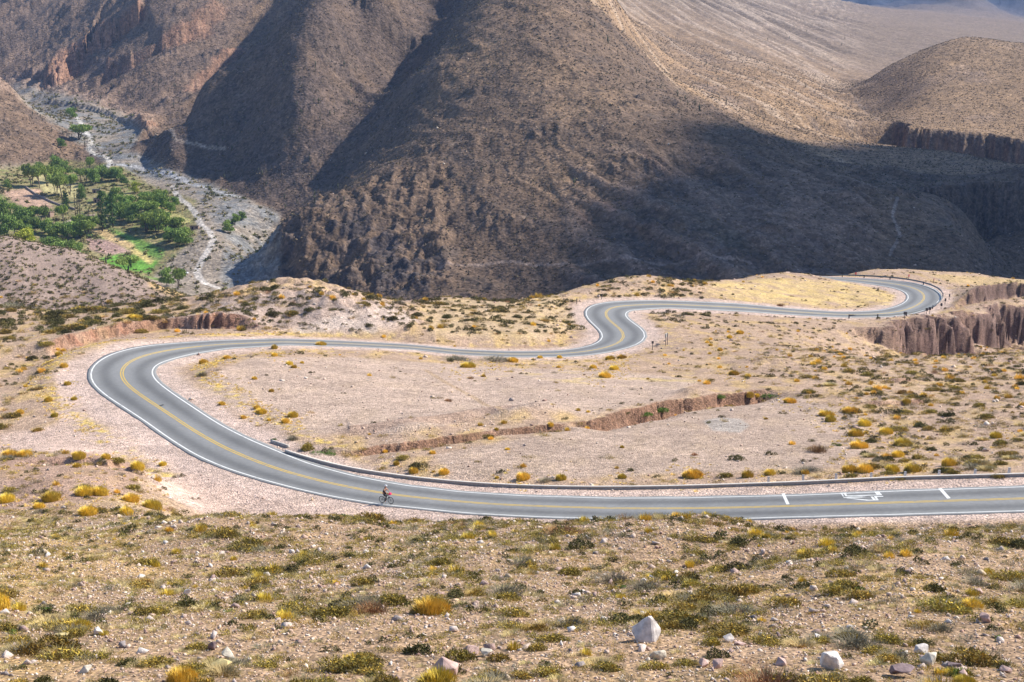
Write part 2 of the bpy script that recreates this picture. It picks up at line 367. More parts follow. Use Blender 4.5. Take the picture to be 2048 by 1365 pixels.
GZ += mP * (9.0 * (gp_ - .35) + 2.4 * (gp2 - .3))
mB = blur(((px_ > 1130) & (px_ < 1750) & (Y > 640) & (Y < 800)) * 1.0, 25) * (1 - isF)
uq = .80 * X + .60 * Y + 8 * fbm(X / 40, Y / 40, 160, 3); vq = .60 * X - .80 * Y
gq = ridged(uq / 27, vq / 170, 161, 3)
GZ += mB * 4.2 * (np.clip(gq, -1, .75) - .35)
mR = blur(((px_ > 500) & (px_ < 900) & (Y > 690) & (Y < 835)) * 1.0, 18)
GZ += mR * (5.5 * (ridged(X / 26, Y / 30, 170, 4) - .3) + 2.4 * fbm(X / 6, Y / 6, 171, 3))
mM = mM * (1 - .7 * mP)
GZ += mM * (np.interp(Y, [600, 800, 1100, 1700, 3000], [3, 4, 5, 12, 20]) * (g1 - .35) * .8 + 1.5 * (g2 - .3) + .45 * g3 + .8 * fbm(X / 11, Y / 11, 61, 4))
u2 = (wx * .45 + wy * .89)                                       # channels down the fan
fu = .95 * X + .31 * Y; fv = .31 * X - .95 * Y; fmask = 1 - sstep(1640, 1780, px_ + 0 * Y)
g4 = ridged((fu + 10 * pn(X / 120, Y / 120, 71)) / 46, fv / 420, 70, 3)
GZ += isF * hillm * np.interp(Y, [900, 1300, 2200], [.5, 3.0, 9]) * (g4 - .3) * (.12 + .88 * fmask)
GZ += isF * hillm * .5 * fbm(X / 12, Y / 12, 66, 3)
GZ += valley * .3 * fbm(X / 16, Y / 16, 81, 3)
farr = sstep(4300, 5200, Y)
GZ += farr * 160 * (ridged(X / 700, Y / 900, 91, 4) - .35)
print('relief', round(time.time() - T0, 1))

# banks and cliffs
cut([(104,716),(150,694),(230,674),(320,661),(430,659),(540,662)], A=2.7, B=.0, w=1.3, L1=22, fl=1.15, fw=2.6, seed=2, taper=6)
cut([(600,664),(700,672),(820,683),(950,694),(1080,692),(1130,683),(1165,668)], A=1.7, w=.9, L1=14, fl=.4, fw=2.5, seed=3, taper=5)
cut([(560,893),(640,905),(720,904),(850,885),(960,868),(1060,857),(1150,850)], A=.15, B=1.1, w=.5, L1=4, L2=2.0, fl=.5, fw=2.2, seed=4, taper=3)
cut([(1130,852),(1200,842),(1260,828),(1320,812),(1380,803),(1450,795),(1520,786),(1560,780)], A=.35, B=2.3, w=.8, L1=6, L2=4.5, fl=1.0, fw=2.6, seed=5, taper=5)
cut([(600,874),(700,876),(800,864),(930,846),(1060,824),(1100,812)], A=.7, w=2.5, L1=3, fl=.5, fw=3, seed=25, red=.2)
cut([(1700,806),(1760,812),(1830,808),(1880,800)], A=.9, w=.8, L1=8, fl=.8, fw=3, seed=6, taper=4, red=.8)
cut([(1745,762),(1800,766),(1860,762)], A=.8, w=.8, L1=6, fl=.8, fw=3, seed=26, taper=4, red=.8)
cut([(1790,715),(1830,713),(1860,717)], A=.9, w=.8, L1=5, fl=.5, fw=3, seed=27, taper=4, red=.9)
cut([(1672,664),(1740,668),(1800,672),(1850,664),(1905,655),(1950,645),(1990,640),(2048,628),(2150,610),(2300,600)], A=1.2, B=11, w=3.4, L1=10, L2=16, fl=3.6, fw=4.6, seed=7, ymin=300, taper=26)
cut([(1900,620),(1940,600),(1985,592),(2048,590),(2200,590)], A=3.0, B=2.5, w=1.8, L1=9, L2=6, fl=2.4, fw=6, seed=8, ymin=330, taper=6)
cut([(1835,386),(1870,384),(1950,379),(2048,374),(2250,370),(2400,370)], A=1, B=40, w=8, L1=30, L2=60, fl=9, fw=15, seed=9, ymin=820, taper=14)
cut([(1770,243),(1815,256),(1850,262),(1900,266),(1960,272),(2048,284),(2200,292),(2400,296)], A=1, B=34, w=7, L1=30, L2=60, fl=7, fw=13, seed=10, ymin=1100, taper=25)
cut([(1700,186),(1735,215),(1770,243)], A=1, B=5, w=4, L1=20, L2=14, fl=5, fw=12, seed=11, ymin=1100, taper=20)
cut([(90,203),(150,214),(215,232),(255,250),(292,268),(325,262)], A=4.5, w=2.5, L1=40, fl=2.6, fw=9, seed=12, ymin=1150, ymax=1600, red=.8)
cut([(70,175),(130,165),(165,110),(230,80),(300,30)], A=13, B=13, w=17, L1=40, L2=45, fl=10, fw=10, seed=13, ymin=1350, red=1)
cut([(190,160),(260,130),(330,100),(410,70),(470,20)], A=5, B=8, w=14, L1=40, L2=40, fl=8, fw=14, seed=14, ymin=1300, red=.7)
cut([(380,185),(430,150),(500,100)], A=3, B=6, w=10, L1=30, L2=30, fl=6, fw=10, seed=15, ymin=1250, red=.8)
cut([(0,925),(80,922),(160,918),(230,926),(290,930),(310,925)], A=0, B=1.3, w=1.6, L1=6, L2=3, fl=.8, fw=4, seed=16, ymin=120, ymax=200, taper=6, red=.4)
# small rubble spurs
def mound(px, py, r, h, ymin=24, ymax=99999, sx=1.0, noise=.3):
    global GZ
    p = at(px, py, ymin, ymax, Z=BASEZ)
    if p is None: print('NO MOUND', px, py); return
    d = np.hypot((GX - p.x) / sx, GY - p.y) / r; m = d < 2.2
    GZ[m] += h * np.exp(-(d[m] * 1.5) ** 2) * (1 + noise * pn(GX[m] / 2.5, GY[m] / 2.5, 7))
mound(1030,832,5,1.0); mound(1080,824,4,1.1); mound(1880,700,9,3.2,200,300); mound(1385,790,4,.8)
mound(620,600,26,2.8,250,330,1.5); mound(700,640,12,2.6,230,330,1.2); mound(1340,575,22,1.6,330,400,1.6); mound(395,745,6,1.3,190,250)
mound(1300,1070,14,1.0,80,118); mound(420,1075,16,.9,80,118,1.4); mound(1900,1110,16,1.0,70,118,1.5); mound(1420,1130,8,-1.1,60,110)
mound(830,860,5,.9); mound(1530,730,9,1.0,200,280)

# level the ground to the road
Droad, SGr, Tr, LTr = field(RC[:, :2], 26)
ss = np.r_[0, np.cumsum(np.hypot(*np.diff(RC[:, :2], axis=0).T))]
m = Droad < 26
zc = np.interp(Tr[m], ss, RC[:, 2]); hwm = np.interp(Tr[m], ss, hw); crm = np.interp(Tr[m], ss, cross)
# field() is positive on the left of the travel direction; edge B lies on one known side
leftB = -1 if sgn > 0 else 1
lat = Droad[m] * SGr[m] * leftB
zr = zc + np.clip(lat, -hwm - 4, hwm + 4) * crm - .02
de = np.abs(lat) - hwm
zr = zr - .14 * (1 - sstep(-.95, .15, de)) - .005
shw = np.where((Tr[m] > 120) & (Tr[m] < 330), 4.5, 2.6)
wgt = 1 - sstep(shw, shw + np.where(Y[m] < 135, 5, 7), de + .8 * pn(GX[m] / 6, GY[m] / 6, 12))
GZ[m] = GZ[m] * (1 - wgt) + zr * wgt
RED[m] *= 1 - wgt * .9
roadw = np.zeros(GX.shape); roadw[m] = wgt
ROADE = np.full(GX.shape, 99.0); ROADE[m] = de
print('road', round(time.time() - T0, 1))
SROW = row_of(-GZ, GY)                    # finished row of every grid point

# ------------------------------------------------------------------ ground colours (surface colours, with shade painted into some)
C = np.zeros(GX.shape + (3,), np.float32)
def paint(col, wg):
    wg = np.clip(wg, 0, 1)[..., None]
    C[:] = C * (1 - wg) + np.array(col, np.float32) * wg
n1 = fbm(X / 6, Y / 6, 101, 4); n2 = fbm(X / 22, Y / 22, 103, 4); n3 = fbm(X / 1.6, Y / 1.6, 105, 3); n4 = fbm(X / 70, Y / 70, 107, 4)
C[:] = (.385, .27, .19)
near = 1 - sstep(480, 520, Y)
paint((.48, .335, .22), near * sstep(-.1, .5, n2) * .7)
paint((.40, .275, .20), near * sstep(0, .5, -n1) * .6)
# golden dry grass film on the plateau
gold = sstep(-.1, .45, fbm(X / 4, Y / 9, 109, 4)) * near
paint((.50, .34, .12), gold * .55 * np.where(Y > 125, 1, .5))
PYS = SROW
def zone(poly, ymin, ymax, soft=4):
    return blur(inpoly(GPX, PYS, poly) & (Y > ymin) & (Y < ymax), soft)
pads = zone([(400,760),(500,715),(700,715),(1000,735),(1250,745),(1400,760),(1330,800),(1180,830),(1050,815),(930,845),(780,868),(620,870),(520,850),(430,800)], 120, 300, 6)
paint((.44, .33, .26), pads * .85)
pads2 = zone([(900,960),(870,910),(1100,865),(1400,810),(1600,795),(1720,830),(1740,900),(1650,935),(1300,950),(1100,960)], 120, 300, 6)
paint((.40, .30, .235), pads2 * .8)
lot = zone([(110,740),(150,720),(180,800),(260,850),(420,950),(600,1000),(760,1035),(560,1040),(420,1035),(330,990),(290,950),(300,920),(160,905),(0,900),(0,870),(120,850)], 110, 260, 6)
paint((.55, .405, .33), lot * .9)
sh = (1 - sstep(2.0, 5.0, ROADE + n1 * 1.5)) * near
paint((.52, .395, .33), sh * .9)
paint((.56, .40, .11), np.exp(-((ROADE - 6 + n1) / 1.3) ** 2) * sstep(-.1, .4, n3 + .5 * n2) * np.where(px_ < 700, 1, .6) * (Y > 150) * near)
yel = zone([(1430,565),(1560,556),(1700,565),(1790,590),(1780,612),(1640,612),(1480,600),(1410,585)], 330, 480, 5)
paint((.58, .42, .17), yel * sstep(-.6, .3, n1) * .8)
paint((.52, .37, .17), zone([(1850,548),(2048,560),(2200,580),(2000,575),(1900,565)], 380, 500, 3) * .7)
paint((.50, .37, .13), zone([(900,745),(1000,735),(1250,750),(1400,745),(1500,770),(1300,780)], 150, 300, 8) * sstep(0, .5, n1) * .6)
paint((.40, .305, .255), zone([(330,640),(430,605),(600,578),(780,605),(840,640),(700,668),(560,660)], 200, 340, 5) * .8)
paint((.50, .40, .34), zone([(620,660),(690,618),(770,612),(838,640),(780,662)], 200, 340, 4) * .6)
paint((.50, .37, .20), zone([(840,600),(1120,590),(1150,650),(1080,680),(860,670)], 200, 400, 6) * .5)
paint((.335, .222, .135), (Y < 122) * 1.0 * sstep(1, 3, ROADE) * .8)
paint((.44, .285, .09), (Y < 122) * sstep(0, .55, n2 + .4 * n1 + .5 * sstep(500, 0, px_)) * .6 * sstep(1, 3, ROADE))
paint((.34, .215, .165), zone([(0,915),(180,905),(300,935),(250,990),(0,1020)], 110, 170, 6) * .55)
# near left hill
paint((.29, .215, .175), sstep(400, 440, Y) * (1 - sstep(560, 620, Y)) * (px_ < 560))
paint((.50, .33, .12), zone([(285,540),(420,600),(390,612),(300,575)], 430, 560, 4) * .7)
# mountains
fm = sstep(560, 640, Y)
paint((.165, .115, .082), fm)
paint((.235, .16, .105), fm * sstep(0, .5, n4 + .3 * n2) * .8)
paint((.105, .082, .07), fm * sstep(.1, .6, n2 - .4 * n4) * .75)
paint((.24, .165, .13), fm * sstep(.25, .6, n1) * .35)
paint((.105, .082, .076), zone([(270,300),(640,-60),(950,-60),(820,270),(560,440),(300,330)], 860, 1300, 14) * sstep(-.9, .3, n2) * .75)  # second ridge face darkened: its shade painted into the colour
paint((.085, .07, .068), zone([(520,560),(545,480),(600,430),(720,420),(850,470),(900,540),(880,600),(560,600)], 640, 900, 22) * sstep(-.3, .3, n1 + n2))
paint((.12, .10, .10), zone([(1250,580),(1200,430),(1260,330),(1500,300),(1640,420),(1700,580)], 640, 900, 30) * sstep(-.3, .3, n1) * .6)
paint((.235, .16, .10), isF * fm * (1 - farr)); paint((.15, .115, .095), isF * fm * sstep(.05, .45, fbm(fu / 9, fv / 90, 230, 3)) * .8 * (.2 + .8 * fmask))
paint((.33, .215, .12), isF * fm * sstep(-.2, .5, g4 * (.1 + .9 * fmask) + .6 * n2 - .2) * (1 - sstep(1500, 2300, Y)) * .7)
paint((.18, .145, .12), isF * fm * sstep(1300, 2200, Y) * .7)
paint((.24, .18, .15), isF * fm * sstep(.1, .6, n4 + n1 * .5) * .5)
paint((.45, .37, .31), isF * fm * fmask * sstep(.55, .8, g4 + .2 * n1) * .4)
paint((.20, .145, .115), zone([(-300,-200),(640,-200),(400,180),(300,260),(0,160),(-300,160)], 1180, 2500, 4) * .8)
paint((.29, .205, .16), zone([(-300,150),(60,150),(240,205),(330,230),(300,262),(150,215),(0,180),(-300,180)], 1150, 1700, 4) * .8)
paint((.045, .055, .085), farr)  # far range: shade and blue haze put into its colour
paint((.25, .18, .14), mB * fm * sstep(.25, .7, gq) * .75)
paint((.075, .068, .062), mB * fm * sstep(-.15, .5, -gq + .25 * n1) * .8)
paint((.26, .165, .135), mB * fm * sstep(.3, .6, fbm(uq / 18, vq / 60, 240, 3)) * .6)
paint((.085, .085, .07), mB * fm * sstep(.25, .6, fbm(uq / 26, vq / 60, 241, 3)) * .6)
paint((.12, .092, .078), outc * fm * sstep(-.4, .3, n1) * .7)
paint((.24, .19, .155), mM * fm * sstep(.35, .7, fbm(X / 9, Y / 12, 242, 4)) * .5)
RC_ = np.clip(RED * 1.35, 0, 1)
strat = np.sin(GZ * 2.1 + 2.2 * fbm(X / 9, Y / 9, 190, 2)) * .5 + np.sin(GZ * 5.3 + X * .05) * .3
rn = .75 + .5 * pn(X / 3, Y / 3, 120)
paint((.27, .14, .09), RC_ * rn * near)
paint((.29, .165, .115), RC_ * rn * fm * (px_ < 700) * .95)
paint((.105, .085, .08), RC_ * rn * fm * (px_ > 1200) * .9)  # far cliffs at right painted darker for the shade they stand in
paint((.20, .115, .075), RC_ * near * (px_ > 520) * (px_ < 1650) * .9)  # red brown gully walls, darkened to carry their shade
paint((.15, .10, .085), RC_ * near * (px_ > 1650) * (Y > 290) * .9)
C *= (1 + .22 * RC_ * strat)[..., None].astype(np.float32)
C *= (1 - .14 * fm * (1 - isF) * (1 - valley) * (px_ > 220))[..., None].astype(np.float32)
# valley floor
paint((.265, .22, .175), valley * fm)
rivp = zone([(20,165),(120,190),(215,225),(285,262),(262,300),(330,335),(480,392),(560,430),(560,600),(480,600),(440,560),(450,480),(400,400),(360,370),(250,345),(215,330),(130,270),(60,215)], 640, 1600, 5)
paint((.18, .18, .178), rivp * sstep(-.5, .2, n2 + .3 * n1))
paint((.27, .225, .17), rivp * sstep(.0, .5, n1 - .4 * n2) * .6)
oas = zone([(-50,340),(40,335),(110,320),(240,330),(300,370),(390,400),(395,470),(330,530),(300,560),(200,560),(-50,560)], 640, 1150, 5)
paint((.25, .21, .09), oas * .85); paint((.11, .16, .04), oas * sstep(-.1, .4, n1) * .7)
for poly, c in (([(0,380),(80,378),(105,415),(75,430),(20,400)], (.42,.28,.20)), ([(250,385),(345,420),(385,445),(320,455),(280,425)], (.40,.36,.14)),
                ([(215,455),(260,470),(330,500),(322,520),(280,505),(225,480)], (.13,.23,.05)), ([(170,475),(225,480),(262,505),(220,512),(180,500)], (.36,.24,.20)),
                ([(175,458),(215,468),(222,480),(170,474)], (.11,.19,.05)), ([(190,520),(240,508),(300,512),(316,525),(300,548),(250,540)], (.12,.27,.04)),
                ([(190,455),(215,462),(270,490),(264,500),(215,480),(180,462)], (.50,.36,.18)), ([(265,495),(310,520),(300,530),(262,505)], (.50,.40,.16)),
                ([(120,450),(165,430),(195,432),(190,450),(150,470)], (.16,.25,.06)), ([(230,545),(340,560),(320,572),(250,560)], (.15,.24,.05)),
                ([(270,550),(330,566),(315,580),(270,562)], (.36,.26,.21)), ([(60,350),(140,350),(170,400),(90,385)], (.42,.37,.18))):
    paint(c, zone(poly, 640, 1150, 2))
def track(pts, wd, c, ymin, ymax, wgt=.9):
    P = [at(x, y, ymin, ymax) for x, y in pts]; P = [p for p in P if p]
    Dd, _, _, _ = field(P, wd * 3); nn = .18 * wd * pn(X / (wd * 3), Y / (wd * 3), 7)
    paint(c, (1 - sstep(wd * .6, wd * 1.1, Dd + nn)) * wgt)
track([(148,232),(158,240),(165,255),(177,272),(184,280),(180,292),(178,300),(196,310),(214,315),(222,328),(215,335)], 2.4, (.46,.44,.41), 900, 1500)
track([(345,372),(352,388),(360,398),(374,408),(392,428),(402,450),(418,462),(427,478),(418,500),(404,520),(394,542),(398,556),(412,568),(440,578),(480,590)], 2.2, (.48,.44,.40), 640, 1100)
track([(215,330),(280,335),(350,352),(420,378),(480,395)], 3.5, (.33,.33,.34), 800, 1200)
track([(315,270),(350,280),(390,288),(450,297)], 1.4, (.42,.34,.28), 900, 1300, .7)
track([(850,740),(900,770),(960,803),(1010,825)], .5, (.36,.25,.15), 120, 300, .7)
track([(880,533),(1000,524),(1100,530),(1300,527),(1500,525)], 1.2, (.34,.26,.22), 640, 900, .6)
track([(1795,395),(1785,430),(1800,470),(1780,510)], .9, (.34,.28,.25), 640, 900, .6)
track([(740,656),(690,640),(650,652),(600,662)], 1.6, (.52,.42,.35), 200, 330, .7)
# the channel sand and grey patch
paint((.36, .32, .28), zone([(1405,842),(1440,835),(1480,838),(1500,852),(1480,866),(1425,862)], 120, 260, 2) * .8)
C *= (1 + .12 * n3 + .13 * n1)[..., None].astype(np.float32)
C = np.clip(C, .01, .8)
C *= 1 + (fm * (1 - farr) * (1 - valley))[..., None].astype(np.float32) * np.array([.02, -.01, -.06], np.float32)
print('paint', round(time.time() - T0, 1))

# ------------------------------------------------------------------ materials
def mat(name, col=(.5, .5, .5), rough=.8, spec=.3, metal=0.0, noise=0.0, scale=8.0, bump=0.0, attr=False, objrand=0.0):
    m_ = bpy.data.materials.new(name); m_.use_nodes = True; t = m_.node_tree; b = t.nodes['Principled BSDF']
    b.inputs['Roughness'].default_value = rough; b.inputs['Specular IOR Level'].default_value = spec; b.inputs['Metallic'].default_value = metal
    L = t.links.new
    if attr:
        src = t.nodes.new('ShaderNodeVertexColor'); src.layer_name = 'Col'; out = src.outputs[0]
    else:
        src = t.nodes.new('ShaderNodeRGB'); src.outputs[0].default_value = (*col, 1); out = src.outputs[0]
    tc = t.nodes.new('ShaderNodeTexCoord'); nz = t.nodes.new('ShaderNodeTexNoise'); nz.inputs['Scale'].default_value = scale; nz.inputs['Detail'].default_value = 4
    L(tc.outputs['Object'], nz.inputs['Vector'])
    if noise:
        mr = t.nodes.new('ShaderNodeMapRange'); mr.inputs[1].default_value = .3; mr.inputs[2].default_value = .7; mr.inputs[3].default_value = 1 - noise; mr.inputs[4].default_value = 1 + noise
        L(nz.outputs[0], mr.inputs[0])
        mx = t.nodes.new('ShaderNodeVectorMath'); mx.operation = 'SCALE'; L(out, mx.inputs[0]); L(mr.outputs[0], mx.inputs['Scale']); out = mx.outputs[0]
    if objrand:
        oi = t.nodes.new('ShaderNodeObjectInfo'); hs = t.nodes.new('ShaderNodeHueSaturation')
        m1 = t.nodes.new('ShaderNodeMapRange'); m1.inputs[3].default_value = .5 - .008 * objrand; m1.inputs[4].default_value = .5 + .012 * objrand
        m2 = t.nodes.new('ShaderNodeMapRange'); m2.inputs[3].default_value = 1 - .3 * objrand; m2.inputs[4].default_value = 1 + .3 * objrand
        fr = t.nodes.new('ShaderNodeMath'); fr.operation = 'FRACT'; ml = t.nodes.new('ShaderNodeMath'); ml.operation = 'MULTIPLY'; ml.inputs[1].default_value = 7.13
        L(oi.outputs['Random'], m1.inputs[0]); L(oi.outputs['Random'], ml.inputs[0]); L(ml.outputs[0], fr.inputs[0]); L(fr.outputs[0], m2.inputs[0])
        L(m1.outputs[0], hs.inputs['Hue']); L(m2.outputs[0], hs.inputs['Value']); L(out, hs.inputs['Color']); out = hs.outputs[0]
    L(out, b.inputs['Base Color'])
    if bump:
        bp = t.nodes.new('ShaderNodeBump'); bp.inputs['Strength'].default_value = bump; bp.inputs['Distance'].default_value = .05
        L(nz.outputs[0], bp.inputs['Height']); L(bp.outputs[0], b.inputs['Normal'])
    return m_

def ground_material(name, s1, s2, amp, bumpd, vor):
    m_ = bpy.data.materials.new(name); m_.use_nodes = True; t = m_.node_tree; b = t.nodes['Principled BSDF']; L = t.links.new
    b.inputs['Roughness'].default_value = .95; b.inputs['Specular IOR Level'].default_value = .15
    vc = t.nodes.new('ShaderNodeVertexColor'); vc.layer_name = 'Col'; ge = t.nodes.new('ShaderNodeNewGeometry')
    na = t.nodes.new('ShaderNodeTexNoise'); na.inputs['Scale'].default_value = s1; na.inputs['Detail'].default_value = 6; na.inputs['Roughness'].default_value = .65
    vo = t.nodes.new('ShaderNodeTexVoronoi'); vo.inputs['Scale'].default_value = s2
    L(ge.outputs['Position'], na.inputs['Vector']); L(ge.outputs['Position'], vo.inputs['Vector'])
    mr = t.nodes.new('ShaderNodeMapRange'); mr.inputs[1].default_value = .3; mr.inputs[2].default_value = .72; mr.inputs[3].default_value = 1 - amp; mr.inputs[4].default_value = 1 + amp
    L(na.outputs[0], mr.inputs[0])
    # pebbles: each cell its own tone
    sep = t.nodes.new('ShaderNodeSeparateColor'); L(vo.outputs['Color'], sep.inputs[0])
    m2 = t.nodes.new('ShaderNodeMapRange'); m2.inputs[3].default_value = 1 - vor; m2.inputs[4].default_value = 1 + vor * 1.1; L(sep.outputs[0], m2.inputs[0])
    mu = t.nodes.new('ShaderNodeMath'); mu.operation = 'MULTIPLY'; L(mr.outputs[0], mu.inputs[0]); L(m2.outputs[0], mu.inputs[1])
    v2 = t.nodes.new('ShaderNodeTexVoronoi'); v2.inputs['Scale'].default_value = s2 * 2.7; L(ge.outputs['Position'], v2.inputs['Vector'])
    se2 = t.nodes.new('ShaderNodeSeparateColor'); L(v2.outputs['Color'], se2.inputs[0])
    m3 = t.nodes.new('ShaderNodeMapRange'); m3.inputs[1].default_value = .55; m3.inputs[2].default_value = 1; m3.inputs[3].default_value = 1 - vor * .25; m3.inputs[4].default_value = 1 + vor * 1.3; L(se2.outputs[1], m3.inputs[0])
    nl = t.nodes.new('ShaderNodeTexNoise'); nl.inputs['Scale'].default_value = s1 * .22; nl.inputs['Detail'].default_value = 5; L(ge.outputs['Position'], nl.inputs['Vector'])
    m4 = t.nodes.new('ShaderNodeMapRange'); m4.inputs[1].default_value = .3; m4.inputs[2].default_value = .7; m4.inputs[3].default_value = .86; m4.inputs[4].default_value = 1.12; L(nl.outputs[0], m4.inputs[0])
    mz = t.nodes.new('ShaderNodeMath'); mz.operation = 'MULTIPLY'; L(m3.outputs[0], mz.inputs[0]); L(m4.outputs[0], mz.inputs[1])
    my = t.nodes.new('ShaderNodeMath'); my.operation = 'MULTIPLY'; L(mu.outputs[0], my.inputs[0]); L(mz.outputs[0], my.inputs[1]); mu = my
    sc = t.nodes.new('ShaderNodeVectorMath'); sc.operation = 'SCALE'; L(vc.outputs[0], sc.inputs[0]); L(mu.outputs[0], sc.inputs['Scale'])
    L(sc.outputs[0], b.inputs['Base Color'])
    ad = t.nodes.new('ShaderNodeMath'); ad.operation = 'ADD'; L(na.outputs[0], ad.inputs[0])
    mv = t.nodes.new('ShaderNodeMath'); mv.operation = 'MULTIPLY'; mv.inputs[1].default_value = -.45; L(vo.outputs['Distance'], mv.inputs[0]); L(mv.outputs[0], ad.inputs[1])
    bp = t.nodes.new('ShaderNodeBump'); bp.inputs['Strength'].default_value = .8; bp.inputs['Distance'].default_value = bumpd
    L(ad.outputs[0], bp.inputs['Height']); L(bp.outputs[0], b.inputs['Normal'])
    return m_
MG = ground_material('stony ground', .9, 4.6, .2, .30, .36)
MH = ground_material('hill ground', .16, .5, .28, 1.3, .30)

# ------------------------------------------------------------------ terrain sheets (world coordinates, camera height added)
NS = int(np.searchsorted(YR, 560))
def sheet(name, r0, r1, m_):
    n = r1 - r0
    V = np.stack([GX[r0:r1], GY[r0:r1], GZ[r0:r1] + CZ], -1).reshape(-1, 3)
    i = np.arange(n - 1)[:, None] * NC + np.arange(NC - 1)[None]; i = i.ravel()
    Q = np.stack([i, i + 1, i + NC + 1, i + NC], 1)
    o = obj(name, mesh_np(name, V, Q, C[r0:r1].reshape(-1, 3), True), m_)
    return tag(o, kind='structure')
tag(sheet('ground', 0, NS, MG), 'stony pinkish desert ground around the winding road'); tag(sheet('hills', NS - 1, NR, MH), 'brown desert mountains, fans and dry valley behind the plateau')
print('sheets', round(time.time() - T0, 1))

def P3(px, py, **k):                      # world point with true height
    p = at(px, py, **k)
    return None if p is None else Vector((p.x, p.y, p.z + CZ))
def gz(x, y): return float(ground(np.array([x]), np.array([y]))[0]) + CZ
rng = np.random.default_rng(11); random.seed(5)
# ------------------------------------------------------------------ the road and its paint
def ribbon(name, off0, off1, k0, k1, up, m_, parent=None, n=1, cols=None, ref='A', skirt=0, stp=1):
    """strip along the road between two offsets measured from edge A (m), edge B or the centre line"""
    ks = np.arange(k0, k1, stp); base = {'A': -hw[ks], 'B': hw[ks], 'C': hw[ks] * 0}[ref]
    rws = []
    for q in range(n + 1):
        o = base + (off0 + (off1 - off0) * q / n); p = RC[ks].copy(); p[:, :2] += nrm2[ks] * o[:, None]; p[:, 2] += o * cross[ks] + CZ + up; rws.append(p)
    if skirt:
        a = rws[0].copy(); a[:, 2] -= skirt; b = rws[-1].copy(); b[:, 2] -= skirt; rws = [a] + rws + [b]
    V = np.stack(rws, 1); m1 = V.shape[1]; nk = len(ks)
    i = (np.arange(nk - 1)[:, None] * m1 + np.arange(m1 - 1)[None]).ravel(); Q = np.stack([i, i + m1, i + m1 + 1, i + 1], 1)
    if sgn < 0: Q = Q[:, ::-1]
    cc = None
    if cols is not None: cc = cols(V, ks, m1).reshape(-1, 3)
    return obj(name, mesh_np(name, V.reshape(-1, 3), Q, cc, True), m_, parent)
def upsample(a, k=3):
    x = np.arange(len(a)); xi = np.linspace(0, len(a) - 1, (len(a) - 1) * k + 1)
    return np.interp(xi, x, a) if a.ndim == 1 else np.stack([np.interp(xi, x, a[:, c]) for c in range(a.shape[1])], 1)
def asph(V, ks, m1):
    t = np.linspace(-1, 1, m1 - 2); t = np.r_[t[0], t, t[-1]]
    tone = np.ones((len(ks), m1)) * .232
    for lane in (-.5, .5):
        tone -= .095 * np.exp(-((t[None] - lane - .06 * pn(ss[ks] / 40, ks * 0 + lane, 4)[:, None]) / .21) ** 2)
    tone += .015 * pn(V[..., 0] / 3, V[..., 1] / 9, 44) + .012 * pn(V[..., 0] / 14, V[..., 1] / 14, 45)
    return np.stack([tone * 1.01, tone * 1.01, tone * .98], -1)
M_asph = mat('asphalt', attr=True, rough=.75, spec=.35, noise=.10, scale=2.2, bump=.25)
def worn(name, col, lim):
    m_ = mat(name, col, rough=.6); t = m_.node_tree; b_ = t.nodes['Principled BSDF']; nz = [n for n in t.nodes if n.type == 'TEX_NOISE'][0]; nz.inputs['Scale'].default_value = .9; nz.inputs['Detail'].default_value = 7; nz.inputs['Roughness'].default_value = .75
    mr = t.nodes.new('ShaderNodeMapRange'); mr.inputs[1].default_value = lim - .1; mr.inputs[2].default_value = lim + .12; mr.inputs[4].default_value = .85; t.links.new(nz.outputs[0], mr.inputs[0])
    mx = t.nodes.new('ShaderNodeMix'); mx.data_type = 'RGBA'; mx.inputs[6].default_value = (*col, 1); mx.inputs[7].default_value = (.24, .24, .23, 1); t.links.new(mr.outputs[0], mx.inputs[0]); t.links.new(mx.outputs[2], b_.inputs['Base Color']); return m_
M_white = worn('white road paint', (.74, .74, .70), .62)
M_yel = worn('yellow road paint', (.66, .43, .05), .60)
M_yel0 = mat('yellow road paint', (.66, .43, .05), rough=.6, noise=.22, scale=1.1)
road = ribbon('road', -.35, .35, 0, ROADN, 0, M_asph, n=1, cols=None)
bpy.data.objects.remove(road)
def road_mesh():
    ks = np.arange(ROADN); nn_ = 28; rws = []
    for q in range(nn_ + 1):
        o = (hw[ks] + .36 + (.08 * pn(ss[ks] / 1.3, ks * 0 + .5, 7 if q * 2 < nn_ else 8) + .12 * pn(ss[ks] / 5, ks * 0, 9)) * (q in (0, nn_))) * (2 * q / nn_ - 1); p = RC[ks].copy(); p[:, :2] += nrm2[ks] * o[:, None]; p[:, 2] += o * cross[ks] + CZ; rws.append(p)
    a = rws[0].copy(); a[:, 2] -= .5; b = rws[-1].copy(); b[:, 2] -= .5; rws = [a] + rws + [b]
    V = np.stack(rws, 1); m1 = V.shape[1]; i = (np.arange(len(ks) - 1)[:, None] * m1 + np.arange(m1 - 1)[None]).ravel()
    Q = np.stack([i, i + m1, i + m1 + 1, i + 1], 1)
    if sgn < 0: Q = Q[:, ::-1]
    return mesh_np('road', V.reshape(-1, 3), Q, asph(V, ks, m1).reshape(-1, 3), True)
road = tag(obj('road', road_mesh(), M_asph), 'winding two lane asphalt road in S bends', kind='structure')
ribbon('edge_line', .12, .31, 0, ROADN, .006, M_white, road, ref='A')
ribbon('edge_line', -.31, -.12, 0, ROADN, .006, M_white, road, ref='B')
ribbon('centre_line', -.24, -.09, 0, ROADN, .006, M_yel, road, ref='C')
ribbon('centre_line', .09, .24, 0, ROADN, .006, M_yel, road, ref='C')
